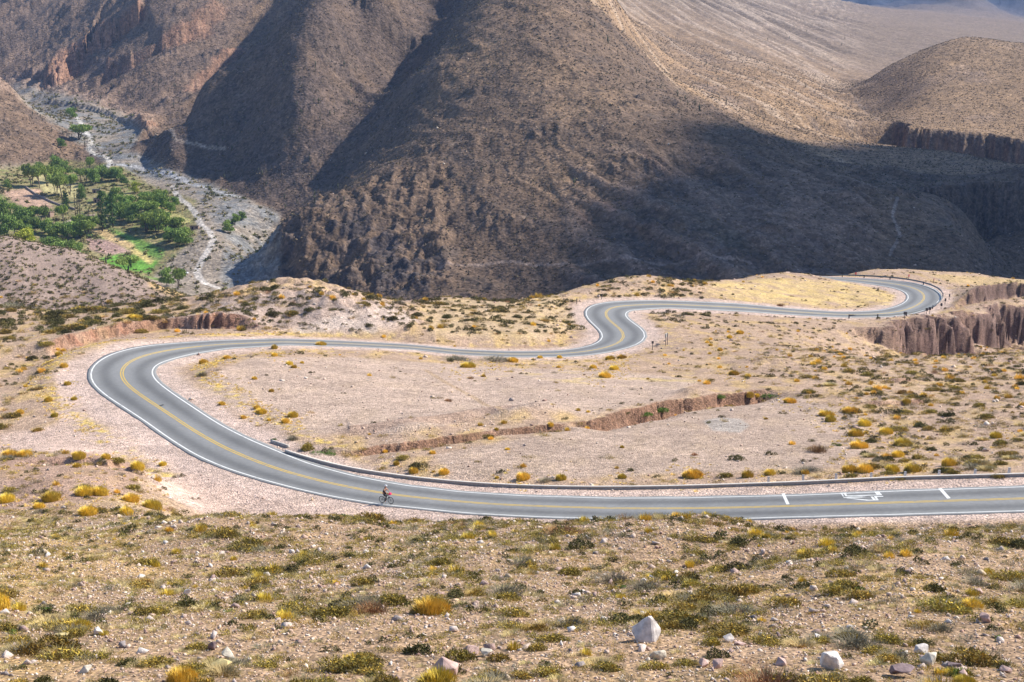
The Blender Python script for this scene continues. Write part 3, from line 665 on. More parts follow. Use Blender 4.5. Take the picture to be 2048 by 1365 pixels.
def road_pt(px, py):                      # point of the carriageway plane at a frame position
    k = int(np.argmin(np.hypot(px_of(RC[:, 0], RC[:, 1], -RC[:, 2]) - px, row_of(-RC[:, 2], RC[:, 1]) - py)))
    n = np.array([-nrm2[k, 0] * cross[k], -nrm2[k, 1] * cross[k], 1.0]); kk = min(k + 3, ROADN - 1); k0_ = max(k - 3, 0)
    tg = RC[kk] - RC[k0_]; tg /= np.linalg.norm(tg); cr = np.array([nrm2[k, 0], nrm2[k, 1], cross[k]]); n = np.cross(tg, cr); n *= np.sign(n[2])
    Y = 100.0; H = drop_of(py, Y); d = np.array([x_of(px, Y, H), Y, -H]); s = n.dot(RC[k]) / n.dot(d); p = d * s
    return Vector((p[0], p[1], p[2] + CZ + .007)), k
def painted(polys, name):
    bm = bmesh.new()
    for poly in polys:
        f = bm.faces.new([bm.verts.new(road_pt(x, y)[0]) for x, y in poly])
    bmesh.ops.recalc_face_normals(bm, faces=bm.faces[:])
    for f in bm.faces:
        if f.normal.z < 0: f.normal_flip()
    me = bpy.data.meshes.new(name); bm.to_mesh(me); bm.free(); return obj(name, me, M_white, road)
cc_ = lambda pts: [(1500 + x / 3.737, 930 + y / 3.737) for x, y in pts]
painted([cc_([(235,216),(258,214),(296,295),(272,297)])], 'stop_bar'); painted([cc_([(1406,178),(1432,175),(1500,250),(1474,254)])], 'stop_bar')
painted([cc_([(672,211),(722,209),(728,215),(676,217)]), cc_([(680,217),(690,217),(704,238),(694,239)]), cc_([(700,216),(716,215),(732,236),(715,237)]),
         cc_([(716,231),(960,223),(985,221),(985,227),(732,238)]), cc_([(928,201),(962,199),(984,221),(946,223)]),
         cc_([(735,210),(750,209),(752,212),(737,213)]), cc_([(790,207),(812,206),(814,209),(792,210)]), cc_([(840,205),(862,204),(864,207),(842,208)]), cc_([(885,204),(902,203),(904,206),(887,207)]),
         cc_([(696,243),(996,233),(996,239),(702,249)]), cc_([(698,247),(716,246),(885,262),(868,268)]), cc_([(866,263),(960,261),(962,266),(868,268)]),
         cc_([(900,238),(916,237),(940,262),(922,264)]), cc_([(926,237),(944,236),(960,261),(944,263)])], 'speed_marking')

# ------------------------------------------------------------------ small built things

M_conc = mat('weathered concrete', (.42, .38, .34), noise=.2, scale=3, bump=.3)
M_steel = mat('dull galvanised steel', (.16, .18, .19), rough=.5, metal=.5, noise=.12)
M_crack = mat('tar seam', (.05, .05, .05))
M_dark = mat('dark painted metal', (.07, .06, .06), rough=.6)
M_signred = mat('red sign face', (.45, .06, .05)); M_signw = mat('white sign face', (.75, .75, .75))
M_wood = mat('grey weathered wood', (.16, .12, .10), noise=.3)
def bar(name, P, w_, h_, m_, parent=None, zoff=0.0):
    """box section swept along points"""
    P = [Vector(p) for p in P]; V = []; Q = []
    for k, p in enumerate(P):
        a = P[max(k - 1, 0)]; b = P[min(k + 1, len(P) - 1)]; t = (b - a); t.z = 0; t.normalize(); n = Vector((t.y, -t.x, 0)) * w_ / 2
        for s, z in ((-1, 0), (1, 0), (1, h_), (-1, h_)): V.append(p + n * s + Vector((0, 0, z + zoff)))
    for k in range(len(P) - 1):
        for j in range(4): Q.append((4 * k + j, 4 * k + (j + 1) % 4, 4 * k + 4 + (j + 1) % 4, 4 * k + 4 + j))
    Q.append((3, 2, 1, 0)); e = 4 * (len(P) - 1); Q.append((e, e + 1, e + 2, e + 3))
    me = mesh_np(name, [tuple(v) for v in V], Q); bm = bmesh.new(); bm.from_mesh(me); bmesh.ops.recalc_face_normals(bm, faces=bm.faces); bm.to_mesh(me); bm.free()
    return obj(name, me, m_, parent)
def box(name, sx, sy, sz, loc, m_, parent=None, bevel=0, taper=1.0, rot=None):
    bm = bmesh.new(); bmesh.ops.create_cube(bm, size=1)
    for v in bm.verts:
        k = taper if v.co.z > 0 else 1; v.co = Vector((v.co.x * sx * k, v.co.y * sy * k, v.co.z * sz))
    if bevel: bmesh.ops.bevel(bm, geom=bm.edges[:], offset=bevel, segments=2, affect='EDGES')
    me = bpy.data.meshes.new(name); bm.to_mesh(me); bm.free(); o = obj(name, me, m_, parent, loc)
    if rot: o.rotation_euler = rot
    return o
def tubes(name, segs, m_, parent=None, sides=8):
    """list of (p, q, r0, r1) round bars in one mesh"""
    V = []; Q = []
    for p, q, r0, r1 in segs:
        p, q = Vector(p), Vector(q); d = (q - p).normalized(); u = d.orthogonal().normalized(); v = d.cross(u); b = len(V)
        for c, r in ((p, r0), (q, r1)):
            for k in range(sides):
                a = 2 * math.pi * k / sides; V.append(tuple(c + (u * math.cos(a) + v * math.sin(a)) * r))
        for k in range(sides): Q.append((b + k, b + (k + 1) % sides, b + sides + (k + 1) % sides, b + sides + k))
        V.append(tuple(p)); V.append(tuple(q))
        for k in range(sides): Q.append((b + (k + 1) % sides, b + k, b + 2 * sides, b + 2 * sides)); Q.append((b + sides + k, b + sides + (k + 1) % sides, b + 2 * sides + 1, b + 2 * sides + 1))
    Q4 = [q for q in Q if q[2] != q[3]]; Q3 = [q[:3] for q in Q if q[2] == q[3]]
    return obj(name, mesh_np(name, V, [Q4, Q3], None, False), m_, parent)
def torus(name, Rr, r, m_, parent, loc, n=28, k=6):
    V = []; Q = []
    for i in range(n):
        a = 2 * math.pi * i / n
        for j in range(k):
            b = 2 * math.pi * j / k; V.append(((Rr + r * math.cos(b)) * math.cos(a), r * math.sin(b), (Rr + r * math.cos(b)) * math.sin(a)))
            Q.append((i * k + j, i * k + (j + 1) % k, ((i + 1) % n) * k + (j + 1) % k, ((i + 1) % n) * k + j))
    return obj(name, mesh_np(name, V, Q, None, True), m_, parent, loc)

def linepts(pts, step=1.0, up=0.0):
    P = [P3(x, y) for x, y in pts]; P = [p for p in P if p]; out = []
    for a, b in zip(P[:-1], P[1:]):
        n = max(1, int((b - a).length / step))
        for k in range(n):
            q = a.lerp(b, k / n); out.append(q)
    out.append(P[-1])
    xs = ground([q.x for q in out], [q.y for q in out])
    return [Vector((q.x, q.y, float(z) + CZ + up)) for q, z in zip(out, xs)]
kp = linepts([(571,905),(640,927),(700,941),(760,951),(830,960),(900,967),(1000,974),(1100,978),(1200,979),(1380,977),(1500,972),(1700,964),(1900,957),(2048,953),(2250,947),(2900,927)], 1.5)
kp = [Vector(p) for p in smooth_line(np.array([tuple(p) for p in kp]), 8)]
kerb = empty('concrete_kerb', kp[0]); tag(kerb, 'long low concrete gutter wall running beside the near stretch of road', 'kerb')
rel = [p - kp[0] for p in kp]
bar('wall_body', rel, .22, .38, M_conc, kerb, -.16); bar('wall_cap', rel, .34, .06, mat('pale mortar', (.62, .56, .49), noise=.15), kerb, .221)
kp2 = linepts([(543,885),(562,891),(577,896)], .6); k2 = bar('concrete_kerb', kp2, .3, .4, M_conc, None, -.12); tag(k2, 'short broken concrete wall stub at the left end of the gutter', 'kerb')
M_dl = mat('whitewashed concrete', (.70, .70, .70), noise=.12)
dpx = [(1537,967),(1606,963),(1672,961),(1742,959),(1810,957),(1878,954),(1950,952),(2018,949)]
dp0 = None; ordn = ['first', 'second', 'third', 'fourth', 'fifth', 'sixth', 'seventh', 'eighth', 'ninth', 'tenth', 'eleventh', 'twelfth', 'thirteenth', 'fourteenth', 'fifteenth', 'sixteenth', 'seventeenth', 'eighteenth', 'nineteenth', 'twentieth']
for k, (x, y) in enumerate(dpx):
    p = P3(x, y - 1)
    if dp0 is None:
        e = empty('marker_post', p); box('post_shaft', .22, .22, .52, (0, 0, .24), M_dl, e, .02, .85); box('post_cap', .22, .22, .08, (0, 0, .53), mat('grey post cap', (.35, .35, .37)), e, .02); dp0 = e
    else:
        e = dp0.copy(); COL.objects.link(e); e.location = p
        for ch in dp0.children: c = ch.copy(); COL.objects.link(c); c.parent = e
    tag(e, '%s white marker post from the left behind the concrete gutter' % ordn[k], 'marker post', 'white marker posts along the gutter')

for poly in ([(317,812),(335,806),(352,803),(352,804.6),(335,808),(318,814.5)],):
    c_ = painted([poly], 'tar_seam'); c_.data.materials.clear(); c_.data.materials.append(M_crack)
    for v in c_.data.vertices: v.co.z -= .002
# guard rail round the far bend
rpx = px_of(RB[:, 0], RB[:, 1], -RB[:, 2]); rpy = row_of(-RB[:, 2], RB[:, 1])
k0_ = [k for k in range(ROADN) if rpx[k] > 1668 and rpy[k] < 640 and RC[k, 1] > 300][0]
gk = list(range(k0_, ROADN - 2))
gp = [Vector((RC[k, 0] + nrm2[k, 0] * (hw[k] + 1.3), RC[k, 1] + nrm2[k, 1] * (hw[k] + 1.3), 0)) for k in gk]
gl = [gp[0]]
for p in gp[1:]:
    if (p - gl[-1]).length > 1.0: gl.append(p)
gz_ = ground([p.x for p in gl], [p.y for p in gl])
gl = [Vector((p.x, p.y, float(z) + CZ)) for p, z in zip(gl, gz_)]
gl = [Vector(p) for p in smooth_line(np.array([tuple(p) for p in gl]), 6)]
gr = empty('guard_rail', gl[0]); tag(gr, 'long steel guard rail curving round the outside of the far bend', 'guard rail')
relg = [p - gl[0] for p in gl]
bar('rail_beam', relg, .10, .18, M_steel, gr, .52); bar('rail_beam', relg, .10, .16, M_steel, gr, .76); bar('rail_web', relg, .03, .08, M_steel, gr, .69)
pm = None
for k in range(0, len(relg), 4):
    q = relg[k]
    if pm is None: pm = box('post', .24, .24, 1.2, q + Vector((0, 0, .36)), M_dark, gr, .01)
    else:
        c = pm.copy(); COL.objects.link(c); c.parent = gr; c.location = q + Vector((0, 0, .36))
# chevron boards and marker signs, seen from behind
def sign_small(px, py, h, wd, face, rz, lab, tilt=0, **kw):
    p = P3(px, py, **kw)
    if p is None: return
    e = empty('road_sign', p, rz); e.rotation_euler = (0, tilt, rz)
    tubes('post', [((0, 0, -.3), (0, 0, h), .06, .06)], M_dark, e)
    b = box('sign_panel', .05, wd, wd * 1.15, (.07, 0, h - wd * .5), M_dark, e, .01); box('sign_face', .01, wd * .9, wd * 1.04, (.031, 0, 0), face, b)
    tag(e, lab, 'sign')
for k, (x, y, h, rz, tl, lab) in enumerate([(1809,638,1.6,1.2,.3,'leaning dark marker sign at the near side of the far bend guard rail'), (1853,629,1.5,1.0,0,'left sign of the close pair on the guard rail curve'),
    (1859,628,1.6,1.0,0,'right sign of the close pair on the guard rail curve'), (1882,619,1.5,.6,0,'dark chevron sign low on the right of the guard rail curve'), (1890,609,1.5,.4,0,'dark chevron sign midway up the right of the guard rail curve'),
    (1898,600,1.5,.2,0,'dark chevron sign highest on the right of the guard rail curve'), (1867,567,1.4,-.4,0,'small dark sign behind the upper right of the guard rail'), (1817,559,1.4,-.8,0,'small dark sign behind the far guard rail, middle of its straight'),
    (1711,553,1.2,-1,0,'tiny dark sign at the far left of the upper guard rail')]):
    sign_small(x, y, h, .62, M_signred, rz, lab, tl, ymin=300)
sign_small(1305, 700, 1.6, .4, M_signw, 1.3, 'small dark marker post sign right of the middle S bend', ymin=200)
sign_small(1153, 609, 1.3, .45, M_signred, .3, 'small dark marker sign left of the middle S bend', ymin=250)
sign_small(1203, 599, 1.2, .4, M_signred, .5, 'small dark marker sign above the middle S bend', ymin=250)
p = P3(1333, 691, ymin=200); e = empty('road_sign', p, R(62)); tag(e, 'two legged road sign seen side on right of the S bend', 'sign')
box('leg', .1, .1, 2.5, (-.42, 0, 1.0), M_wood, e, .01); box('leg', .1, .1, 2.5, (.42, 0, 1.0), M_wood, e, .01); box('sign_panel', 1.3, .05, .75, (0, .08, 1.95), mat('pale sign back', (.42, .42, .40)), e, .01)
p = P3(1316, 690, ymin=200); o = box('fallen_board', .9, .5, .05, p + Vector((0, 0, .12)), M_dark, None, .01, rot=(.2, .1, .5)); tag(o, 'flat dark board lying beside the two legged road sign', 'board')

# ------------------------------------------------------------------ plants as leaf and blade clouds
def blades(n, r, h, col, col2, wdt=.012, lean=.5, seed=0):
    g = np.random.default_rng(seed); a = g.uniform(0, 2 * np.pi, n); rr = r * np.sqrt(g.uniform(0, 1, n)) * .8
    x = rr * np.cos(a); y = rr * np.sin(a); hh = h * g.uniform(.4, 1.12, n); ln = lean * g.uniform(.25, 1.0, n); a2 = a + g.normal(0, .5, n)
    tx = x + np.cos(a2) * ln * r; ty = y + np.sin(a2) * ln * r; mx = x + (tx - x) * .42; my = y + (ty - y) * .42; mz = hh * .66
    px, py = -np.sin(a2) * wdt, np.cos(a2) * wdt
    hh = hh * (1.08 - .75 * (rr / max(r, 1e-6)) ** 2)
    mz = hh * .66
    b0 = np.stack([x - px, y - py, x * 0 - .05], 1); b1 = np.stack([x + px, y + py, x * 0 - .05], 1)
    m0 = np.stack([mx - px * .8, my - py * .8, mz], 1); m1 = np.stack([mx + px * .8, my + py * .8, mz], 1); t = np.stack([tx, ty, hh], 1)
    V = np.stack([b0, b1, m1, m0, t], 1).reshape(-1, 3); i = np.arange(n) * 5
    k = g.uniform(0, 1, n)[:, None]; c = np.array(col) * (1 - k) + np.array(col2) * k; c = np.repeat(c[:, None], 5, 1).reshape(-1, 3)
    return V, np.stack([i, i + 1, i + 2, i + 3], 1), np.stack([i + 3, i + 2, i + 4], 1), c
def leaves(n, r, h, col, col2, ls=.05, seed=0, lump=3, tips=None):
    g = np.random.default_rng(seed); cx = g.normal(0, r * .38, lump); cy = g.normal(0, r * .38, lump); sz = g.uniform(.55, .85, lump)
    w_ = g.integers(0, lump, n); d = g.normal(0, 1, (n, 3)); d /= np.linalg.norm(d, axis=1)[:, None]; d[:, 2] = np.abs(d[:, 2])
    rad = g.uniform(.45, 1.03, n) ** .6
    P = np.stack([cx[w_] + d[:, 0] * r * sz[w_] * rad, cy[w_] + d[:, 1] * r * sz[w_] * rad, d[:, 2] * h * (sz[w_] + .15) * rad], 1)
    u = g.normal(0, 1, (n, 3)) + d * .6 + np.array([0, 0, .6]); u /= np.linalg.norm(u, axis=1)[:, None]; v = np.cross(u, g.normal(0, 1, (n, 3))); v /= np.linalg.norm(v, axis=1)[:, None]
    s = ls * g.uniform(.6, 1.4, n)[:, None]
    V = np.stack([P - v * s * .45, P + v * s * .45, P + u * s * 1.5], 1).reshape(-1, 3); i = np.arange(n) * 3
    k = g.uniform(0, 1, n)[:, None]; c = np.array(col) * (1 - k) + np.array(col2) * k
    if tips is not None:
        tt = (g.uniform(0, 1, n) < .3) & (P[:, 2] > h * .45); c[tt] = tips
    return V, np.zeros((0, 4), int), np.stack([i, i + 1, i + 2], 1), np.repeat(c[:, None], 3, 1).reshape(-1, 3)
def both(*L):
    V = []; A = []; B = []; Cc = []; o = 0
    for v, a, b, c in L: V.append(v); A.append(a + o); B.append(b + o); Cc.append(c); o += len(v)
    return np.concatenate(V), np.concatenate(A), np.concatenate(B), np.concatenate(Cc)
def lowblob(seed, n=14, col=(.1, .1, .04), col2=None):
    """small open clump for shrubs seen from far away"""
    return leaves(n, .5, .5, col, col2 or tuple(c * 1.5 for c in col), .42, seed, 2)
M_leaf = mat('leaf and stalk', attr=True, rough=.85, spec=.15, objrand=1.0)
OLV, OLV2, TIP = (.20, .155, .035), (.36, .275, .075), (.56, .38, .07)
DRK, DRK2 = (.075, .072, .027), (.15, .13, .045)
GRY, GRY2 = (.20, .175, .12), (.31, .27, .18)
GLD, GLD2 = (.60, .40, .05), (.80, .58, .12)
RST, RST2 = (.26, .13, .06), (.38, .21, .10)
kinds = {
 'olive': lambda n, s: both(leaves(int(n), .5, .36, OLV, OLV2, .05, s, 4, TIP), blades(int(n * .15), .55, .42, GRY, OLV2, .006, .8, s + 1)),
 'dark': lambda n, s: leaves(int(n), .5, .40, DRK, DRK2, .05, s, 3),
 'grey': lambda n, s: both(leaves(int(n * .5), .5, .34, GRY, GRY2, .04, s, 3), blades(int(n * .35), .6, .42, GRY, GRY2, .007, .9, s + 1)),
 'gold': lambda n, s: blades(int(n * 1.1), .5, .55, GLD, GLD2, .014, .42, s),
 'rust': lambda n, s: both(leaves(int(n * .5), .5, .40, RST, RST2, .04, s, 2), blades(int(n * .4), .55, .46, RST, RST2, .007, .8, s + 1)),
 'straw': lambda n, s: blades(int(n * .7), .5, .30, (.46, .34, .14), (.58, .45, .22), .012, .95, s),
 'orange': lambda n, s: both(leaves(int(n * .6), .5, .28, (.30, .17, .035), (.42, .26, .06), .045, s, 3), blades(int(n * .3), .5, .3, (.36, .22, .05), (.45, .3, .08), .008, .9, s)),
 'green': lambda n, s: leaves(int(n), .5, .36, (.10, .17, .03), (.17, .26, .05), .05, s, 3)}
hi = {k: [f(900, 10 * j + 1) for j in range(4)] for k, f in kinds.items()}
mid = {k: [f(230, 10 * j + 3) for j in range(4)] for k, f in kinds.items()}
for k in mid:                             # coarser leaves for plants a few pixels tall
    for j in range(4):
        V, a, b, c = mid[k][j]; n3_ = len(a) * 5
        if len(b) and len(a) == 0:
            T = V.reshape(-1, 3, 3); ct = T.mean(1, keepdims=True); V = (ct + (T - ct) * 1.5).reshape(-1, 3); mid[k][j] = (V, a, b, c)
him = {k: [mesh_np(k + ' plant', v[0], [v[1], v[2]] if len(v[1]) else v[2], v[3]) for v in L] for k, L in hi.items()}
def plant(kind, px, py, wpx, lab, name='shrub', cat='shrub', group=None, hs=1.0, **kw):
    p = P3(px, py, **kw)
    if p is None: print('no plant', px, py); return
    wd = wpx / F * (p.y * math.cos(TH) + (CZ - p.z) * math.sin(TH)); j = random.randrange(4)
    o = obj(name, him[kind][j], M_leaf, None, p - Vector((0, 0, .04)))
    o.scale = (wd, wd * random.uniform(.8, 1.1), min(wd, 1.5) * hs * random.uniform(.9, 1.1)); o.rotation_euler = (0, 0, random.uniform(0, 6.28))
    return tag(o, lab, cat, group)
G1 = 'golden grass tussocks on the plateau'
tus = {'inside the left hairpin bend': [(549,698,16),(549,713,15),(642,692,24),(454,718,16),(407,728,20),(579,730,15),(588,736,14),(604,727,9),(509,759,13),(543,784,12),(514,818,16),(523,827,26),(586,834,22),(571,846,20),(538,842,9),(444,810,14),(487,837,14)],
 'on the left slope beyond the outer bend': [(40,828,18),(97,803,18),(109,834,16),(118,712,20),(128,735,18),(135,770,16),(148,800,13)],
 'near the S bend at the centre': [(936,735,36),(1025,724,28),(1080,717,12),(1119,717,12),(1117,736,10),(967,754,10),(1220,720,20),(1244,718,20),(1210,755,28),(1186,737,16),(1228,740,22)],
 'on the flat before the broken gully': [(993,860,10),(1015,900,10),(865,908,14),(1244,896,10),(1101,852,14),(793,930,16),(770,905,12)],
 'on the slope right of the S bend': [(1440,702,12),(1421,692,10),(1480,668,16),(1459,677,12),(1468,750,24),(1500,793,18),(1514,793,12),(1580,806,28),(1532,839,9)],
 'in the cluster on the right plateau': [(1652,832,32),(1661,843,26),(1703,826,38),(1712,872,34),(1719,896,38),(1806,891,40),(1813,806,18),(1992,876,26),(1772,868,28),(1729,852,26)],
 'just behind the concrete gutter': [(827,946,20),(888,948,22),(1046,959,30),(1122,960,24),(1244,957,20),(1374,954,22),(994,957,10),(1040,974,14),(1387,955,40),(1495,955,26),(1540,950,24),(1700,944,36),(1730,945,34),(1785,944,36),(1825,944,36),(1898,932,34)],
 'on the brown mound at the left edge': [(14,1004,40),(103,1001,40),(170,990,40),(200,990,36),(262,1003,36),(304,1017,44),(176,1030,40),(253,1030,34),(338,1064,20),(212,917,20),(275,938,30),(326,931,16),(154,935,18),(20,914,34),(50,914,30)]}
for where, L in tus.items():
    L = sorted(L)
    for k, (x, y, s) in enumerate(L):
        plant('gold', x, y, s * 1.05, '%s golden tussock from the left %s' % (ordn[k], where), 'grass_tussock', 'grass tussock', G1, .95)
for kd, x, y, s, lab, hs in [('grey',916,722,50,'large grey olive bush left of its twin below the middle road',1.2),('grey',988,722,46,'large grey olive bush right of its twin below the middle road',1.2),
    ('olive',806,918,26,'round olive bush on the rubble right of the gutter end',1),('dark',838,936,30,'dark green bush behind a golden tussock near the gutter',1.2),('green',1541,793,28,'green bush at the right tip of the broken gully',.8),
    ('rust',1637,904,28,'rust coloured round bush on the pale flat at right',1.2),('green',1674,892,17,'small bright green cushion bush between golden tussocks',.9),('dark',1476,920,30,'solitary round dark green bush on the pale flat',1),
    ('rust',1389,911,12,'small rust coloured bush on the pale flat',1),('rust',897,803,14,'small rust coloured bush alone in the middle of the pale pad',1),('olive',1837,918,28,'olive bush behind the golden grass by the gutter at right',1),
    ('green',1318,822,40,'bright green reeds growing in the broken gully',.9),('green',1290,830,26,'small patch of green reeds left in the broken gully',.8),('green',1440,795,24,'green weeds under the red wall of the gully',.8),
    ('olive',612,900,26,'upright olive bush beside the broken kerb stub',1.7),('green',650,908,40,'bright green low bush behind the left end of the gutter',.5),('grey',585,880,18,'grey twiggy bush left of the broken kerb stub',1.3),
    ('grey',1614,945,44,'wide straw grey bush behind the gutter',.8),('rust',942,758,11,'small rust bush below the twin grey bushes',1),('green',545,880,14,'small bright green weed by the kerb stub',.8),
    ('grey',403,752,20,'twiggy grey bush on the dark stones of the left bend',1.3),('rust',1560,612,13,'brown bush on the golden knoll inside the far bend',1),('dark',1380,630,14,'dark green bush right of the S bend exit',.7),('dark',1412,632,20,'wide dark green bush further right of the S bend exit',.6)]:
    plant(kd, x, y, s * 1.1, lab, 'bush', 'bush', None, hs)

# ------------------------------------------------------------------ scattered plants and stones
RE = ROADE
def fidx(x, y, H): return np.interp(y, YR, np.arange(NR)), CI(px_of(x, y, H))
def scatter(n, y0, y1, pad=60, seed=0, pw=1.0):
    """random ground points seen in the frame, even over the ground"""
    g = np.random.default_rng(seed); Y = np.sqrt(g.uniform(y0 ** 2, y1 ** 2, n)); px = g.uniform(-pad, 2048 + pad, n)
    fi_ = np.interp(Y, YR, np.arange(NR)); fj_ = CI(px); Z = bil(GZ, fi_, fj_)
    X = x_of(px, Y, -Z); return X, Y, Z, px, row_of(-Z, Y), bil(RE, fi_, fj_), g
VIS = SROW.copy(); VIS = np.minimum.accumulate(VIS, axis=0)   # highest row reached so far along each column
def seen(px, Y, py, slack=4):
    fi_ = np.interp(Y, YR, np.arange(NR)); fj_ = CI(px); return py < bil(VIS, fi_, fj_) + slack
def stuffmesh(name, protos, idx, X, Y, Z, S_, tint, label, m_=M_leaf, hz=None, kind='stuff', tiltg=None):
    Vs = []; As = []; Bs = []; Cs = []; o = 0; g = np.random.default_rng(99)
    for k in range(len(protos)):
        mk = np.nonzero(idx == k)[0]
        if not len(mk): continue
        V, a, b, c = protos[k]; n = len(mk); r = g.uniform(0, 2 * np.pi, n); ca_, sa = np.cos(r)[:, None], np.sin(r)[:, None]; s = S_[mk][:, None]; sz = s if hz is None else s * hz[mk][:, None]
        W = np.stack([(V[None, :, 0] * ca_ - V[None, :, 1] * sa) * s + X[mk][:, None], (V[None, :, 0] * sa + V[None, :, 1] * ca_) * s + Y[mk][:, None], V[None, :, 2] * sz + Z[mk][:, None] + CZ], -1)
        off = (np.arange(n) * len(V) + o)[:, None, None]
        if len(a): As.append((a[None] + off).reshape(-1, 4))
        if len(b): Bs.append((b[None] + off).reshape(-1, 3))
        Vs.append(W.reshape(-1, 3)); Cs.append((c[None] * tint[mk][:, None, :]).reshape(-1, 3)); o += n * len(V)
    fs = []
    if As: fs.append(np.concatenate(As))
    if Bs: fs.append(np.concatenate(Bs))
    ob = obj(name, mesh_np(name, np.concatenate(Vs), fs, np.clip(np.concatenate(Cs), 0, 1)), m_)
    return tag(ob, label, kind=kind)
def tints(g, n, a=.22):
    v = 1 + g.uniform(-a, a, n); return np.stack([v * (1 + g.uniform(-.06, .06, n)), v, v * (1 + g.uniform(-.1, .1, n))], 1)
def where(px, py):
    h = 'far left' if px < 350 else 'centre left' if px < 800 else 'centre' if px < 1200 else 'centre right' if px < 1650 else 'far right'
    v = 'just below the road' if py < 1110 else 'halfway down' if py < 1230 else 'near the bottom edge'
    return v + ', ' + h
KN = ['olive', 'dark', 'grey', 'gold', 'rust', 'straw', 'orange', 'green']
# near slope
X, Y, Z, px, py, re, g = scatter(15800, 36, 121, 520, 21)
clump = fbm(X / 5, Y / 5, 301, 3); ok = (re > 3.2) & (clump + g.uniform(-.35, .5, len(X)) > 0) & seen(px, Y, py, 12)
X, Y, Z, px, py, clump = X[ok], Y[ok], Z[ok], px[ok], py[ok], clump[ok]
sz = g.uniform(.4, .95, len(X)) * (1 + .9 * np.maximum(clump, 0)) * np.where(g.uniform(0, 1, len(X)) < .13, 1.6, 1) * .82 ; kd = g.choice(8, len(X), p=[.47, .10, .11, .03, .01, .17, .105, .005])
kd = np.where((px < 500) & (g.uniform(0, 1, len(X)) < .35), 5, kd); sz *= np.where((kd == 5) | (kd == 6), .75, 1)
ar = sz / Y * ((px > -10) & (px < 2058)); big = np.argsort(-ar)[:290]; rest = np.setdiff1d(np.arange(len(X)), big)
nmz = {'olive': 'low olive green cushion shrub', 'dark': 'dark green rounded shrub', 'grey': 'grey twiggy half dead shrub', 'gold': 'golden grass tuft', 'rust': 'rusty brown shrub', 'straw': 'pale straw grass tuft', 'orange': 'orange tinged low shrub', 'green': 'fresh green low shrub'}
for i in big:
    k = KN[kd[i]]; gr_ = k in ('gold', 'straw')
    o = obj('grass_tuft' if gr_ else 'shrub', him[k][int(g.integers(4))], M_leaf, None, (X[i], Y[i], Z[i] + CZ - .04)); o.scale = (sz[i] * g.uniform(.9, 1.5), sz[i], sz[i] * g.uniform(.8, 1.15)); o.rotation_euler = (0, 0, g.uniform(-.6, .6))
    inside = -5 < px[i] < 2053 and py[i] < 1372
    tag(o, nmz[k] + ' on the stony slope ' + where(px[i], py[i]), 'grass tuft' if gr_ else 'shrub', 'shrubs and tufts on the near slope')
pr = [mid[k][j] for k in KN for j in range(4)]
stuffmesh('shrubs', pr, kd[rest] * 4 + g.integers(0, 4, len(rest)), X[rest], Y[rest], Z[rest] - .03, sz[rest], tints(g, len(rest)), 'low desert shrubs and tufts scattered over the near slope')
print('near shrubs', len(X), round(time.time() - T0, 1))
# dry grass wisps of the near slope
X, Y, Z, px, py, re, g = scatter(70000, 36, 121, 520, 22)
ok = (re > 3) & (fbm(X / 4, Y / 4, 305, 3) + g.uniform(-.3, .4, len(X)) > 0) & seen(px, Y, py); X, Y, Z, px = X[ok], Y[ok], Z[ok], px[ok]
wis = [blades(16, .5, .28, (.44, .30, .11), (.60, .46, .22), .03, 1.0, s) for s in range(5)] + [blades(12, .5, .22, (.36, .22, .08), (.50, .34, .14), .035, 1.0, s + 30) for s in range(3)]
stuffmesh('dry_grass', wis, g.integers(0, 8, len(X)), X, Y, Z - .02, g.uniform(.15, .42, len(X)), tints(g, len(X)), 'thin dry grass wisps between the stones')

# plateau plants, density by patch
def patch(px, py):
    d = np.full(px.shape, .25)
    I_ = lambda poly: inpoly(px, py, poly)
    d[I_([(1500,700),(2100,690),(2100,950),(1900,940),(1750,860),(1650,790),(1480,760)]) | ((px > 2040) & (py > 690))] = 1.0
    d[I_([(-50,600),(340,605),(300,660),(100,690),(140,800),(60,880),(-50,880)])] = .75
    d[I_([(840,600),(1140,590),(1160,660),(1090,690),(860,685),(780,640)])] = 1.15
    d[I_([(330,600),(600,570),(800,600),(820,650),(600,670),(330,650)])] = 1.2
    d[I_([(1190,565),(1420,555),(1400,600),(1190,598)])] = 1.3
    d[I_([(1290,620),(1700,640),(1700,700),(1400,690)])] = .55
    d[I_([(1500,760),(1700,790),(1760,870),(2048,900),(2048,960),(1760,940),(1600,800)])] = .9
    d[I_([(400,760),(500,715),(700,715),(1000,735),(1250,745),(1400,760),(1330,800),(1050,815),(780,868),(620,870),(430,800)])] = .05
    d[I_([(900,960),(870,910),(1100,865),(1400,810),(1600,800),(1700,850),(1650,935),(1300,950)])] = .10
    d[I_([(110,740),(150,720),(260,850),(420,950),(600,1000),(760,1035),(420,1035),(290,950),(0,900),(0,870)])] = .02
    d[I_([(1430,560),(1700,560),(1790,600),(1640,612),(1480,600)])] = .12
    d[I_([(-60,905),(160,905),(330,945),(330,1000),(420,1060),(-60,1070)])] = 1.25
    d[I_([(540,880),(700,900),(1150,845),(1560,770),(1560,800),(1150,870),(700,925)])] = .6
    return d
X, Y, Z, px, py, re, g = scatter(60000, 118, 492, 330, 23)
pd = patch(px, py); ok = (re > 3.0) & (g.uniform(0, 1.45, len(X)) < pd * np.where((px > 1550) & (py > 690), 1.0, .62) * (.8 + .6 * fbm(X / 9, Y / 9, 310, 2))) & seen(px, Y, py)
X, Y, Z, px, py = X[ok], Y[ok], Z[ok], px[ok], py[ok]
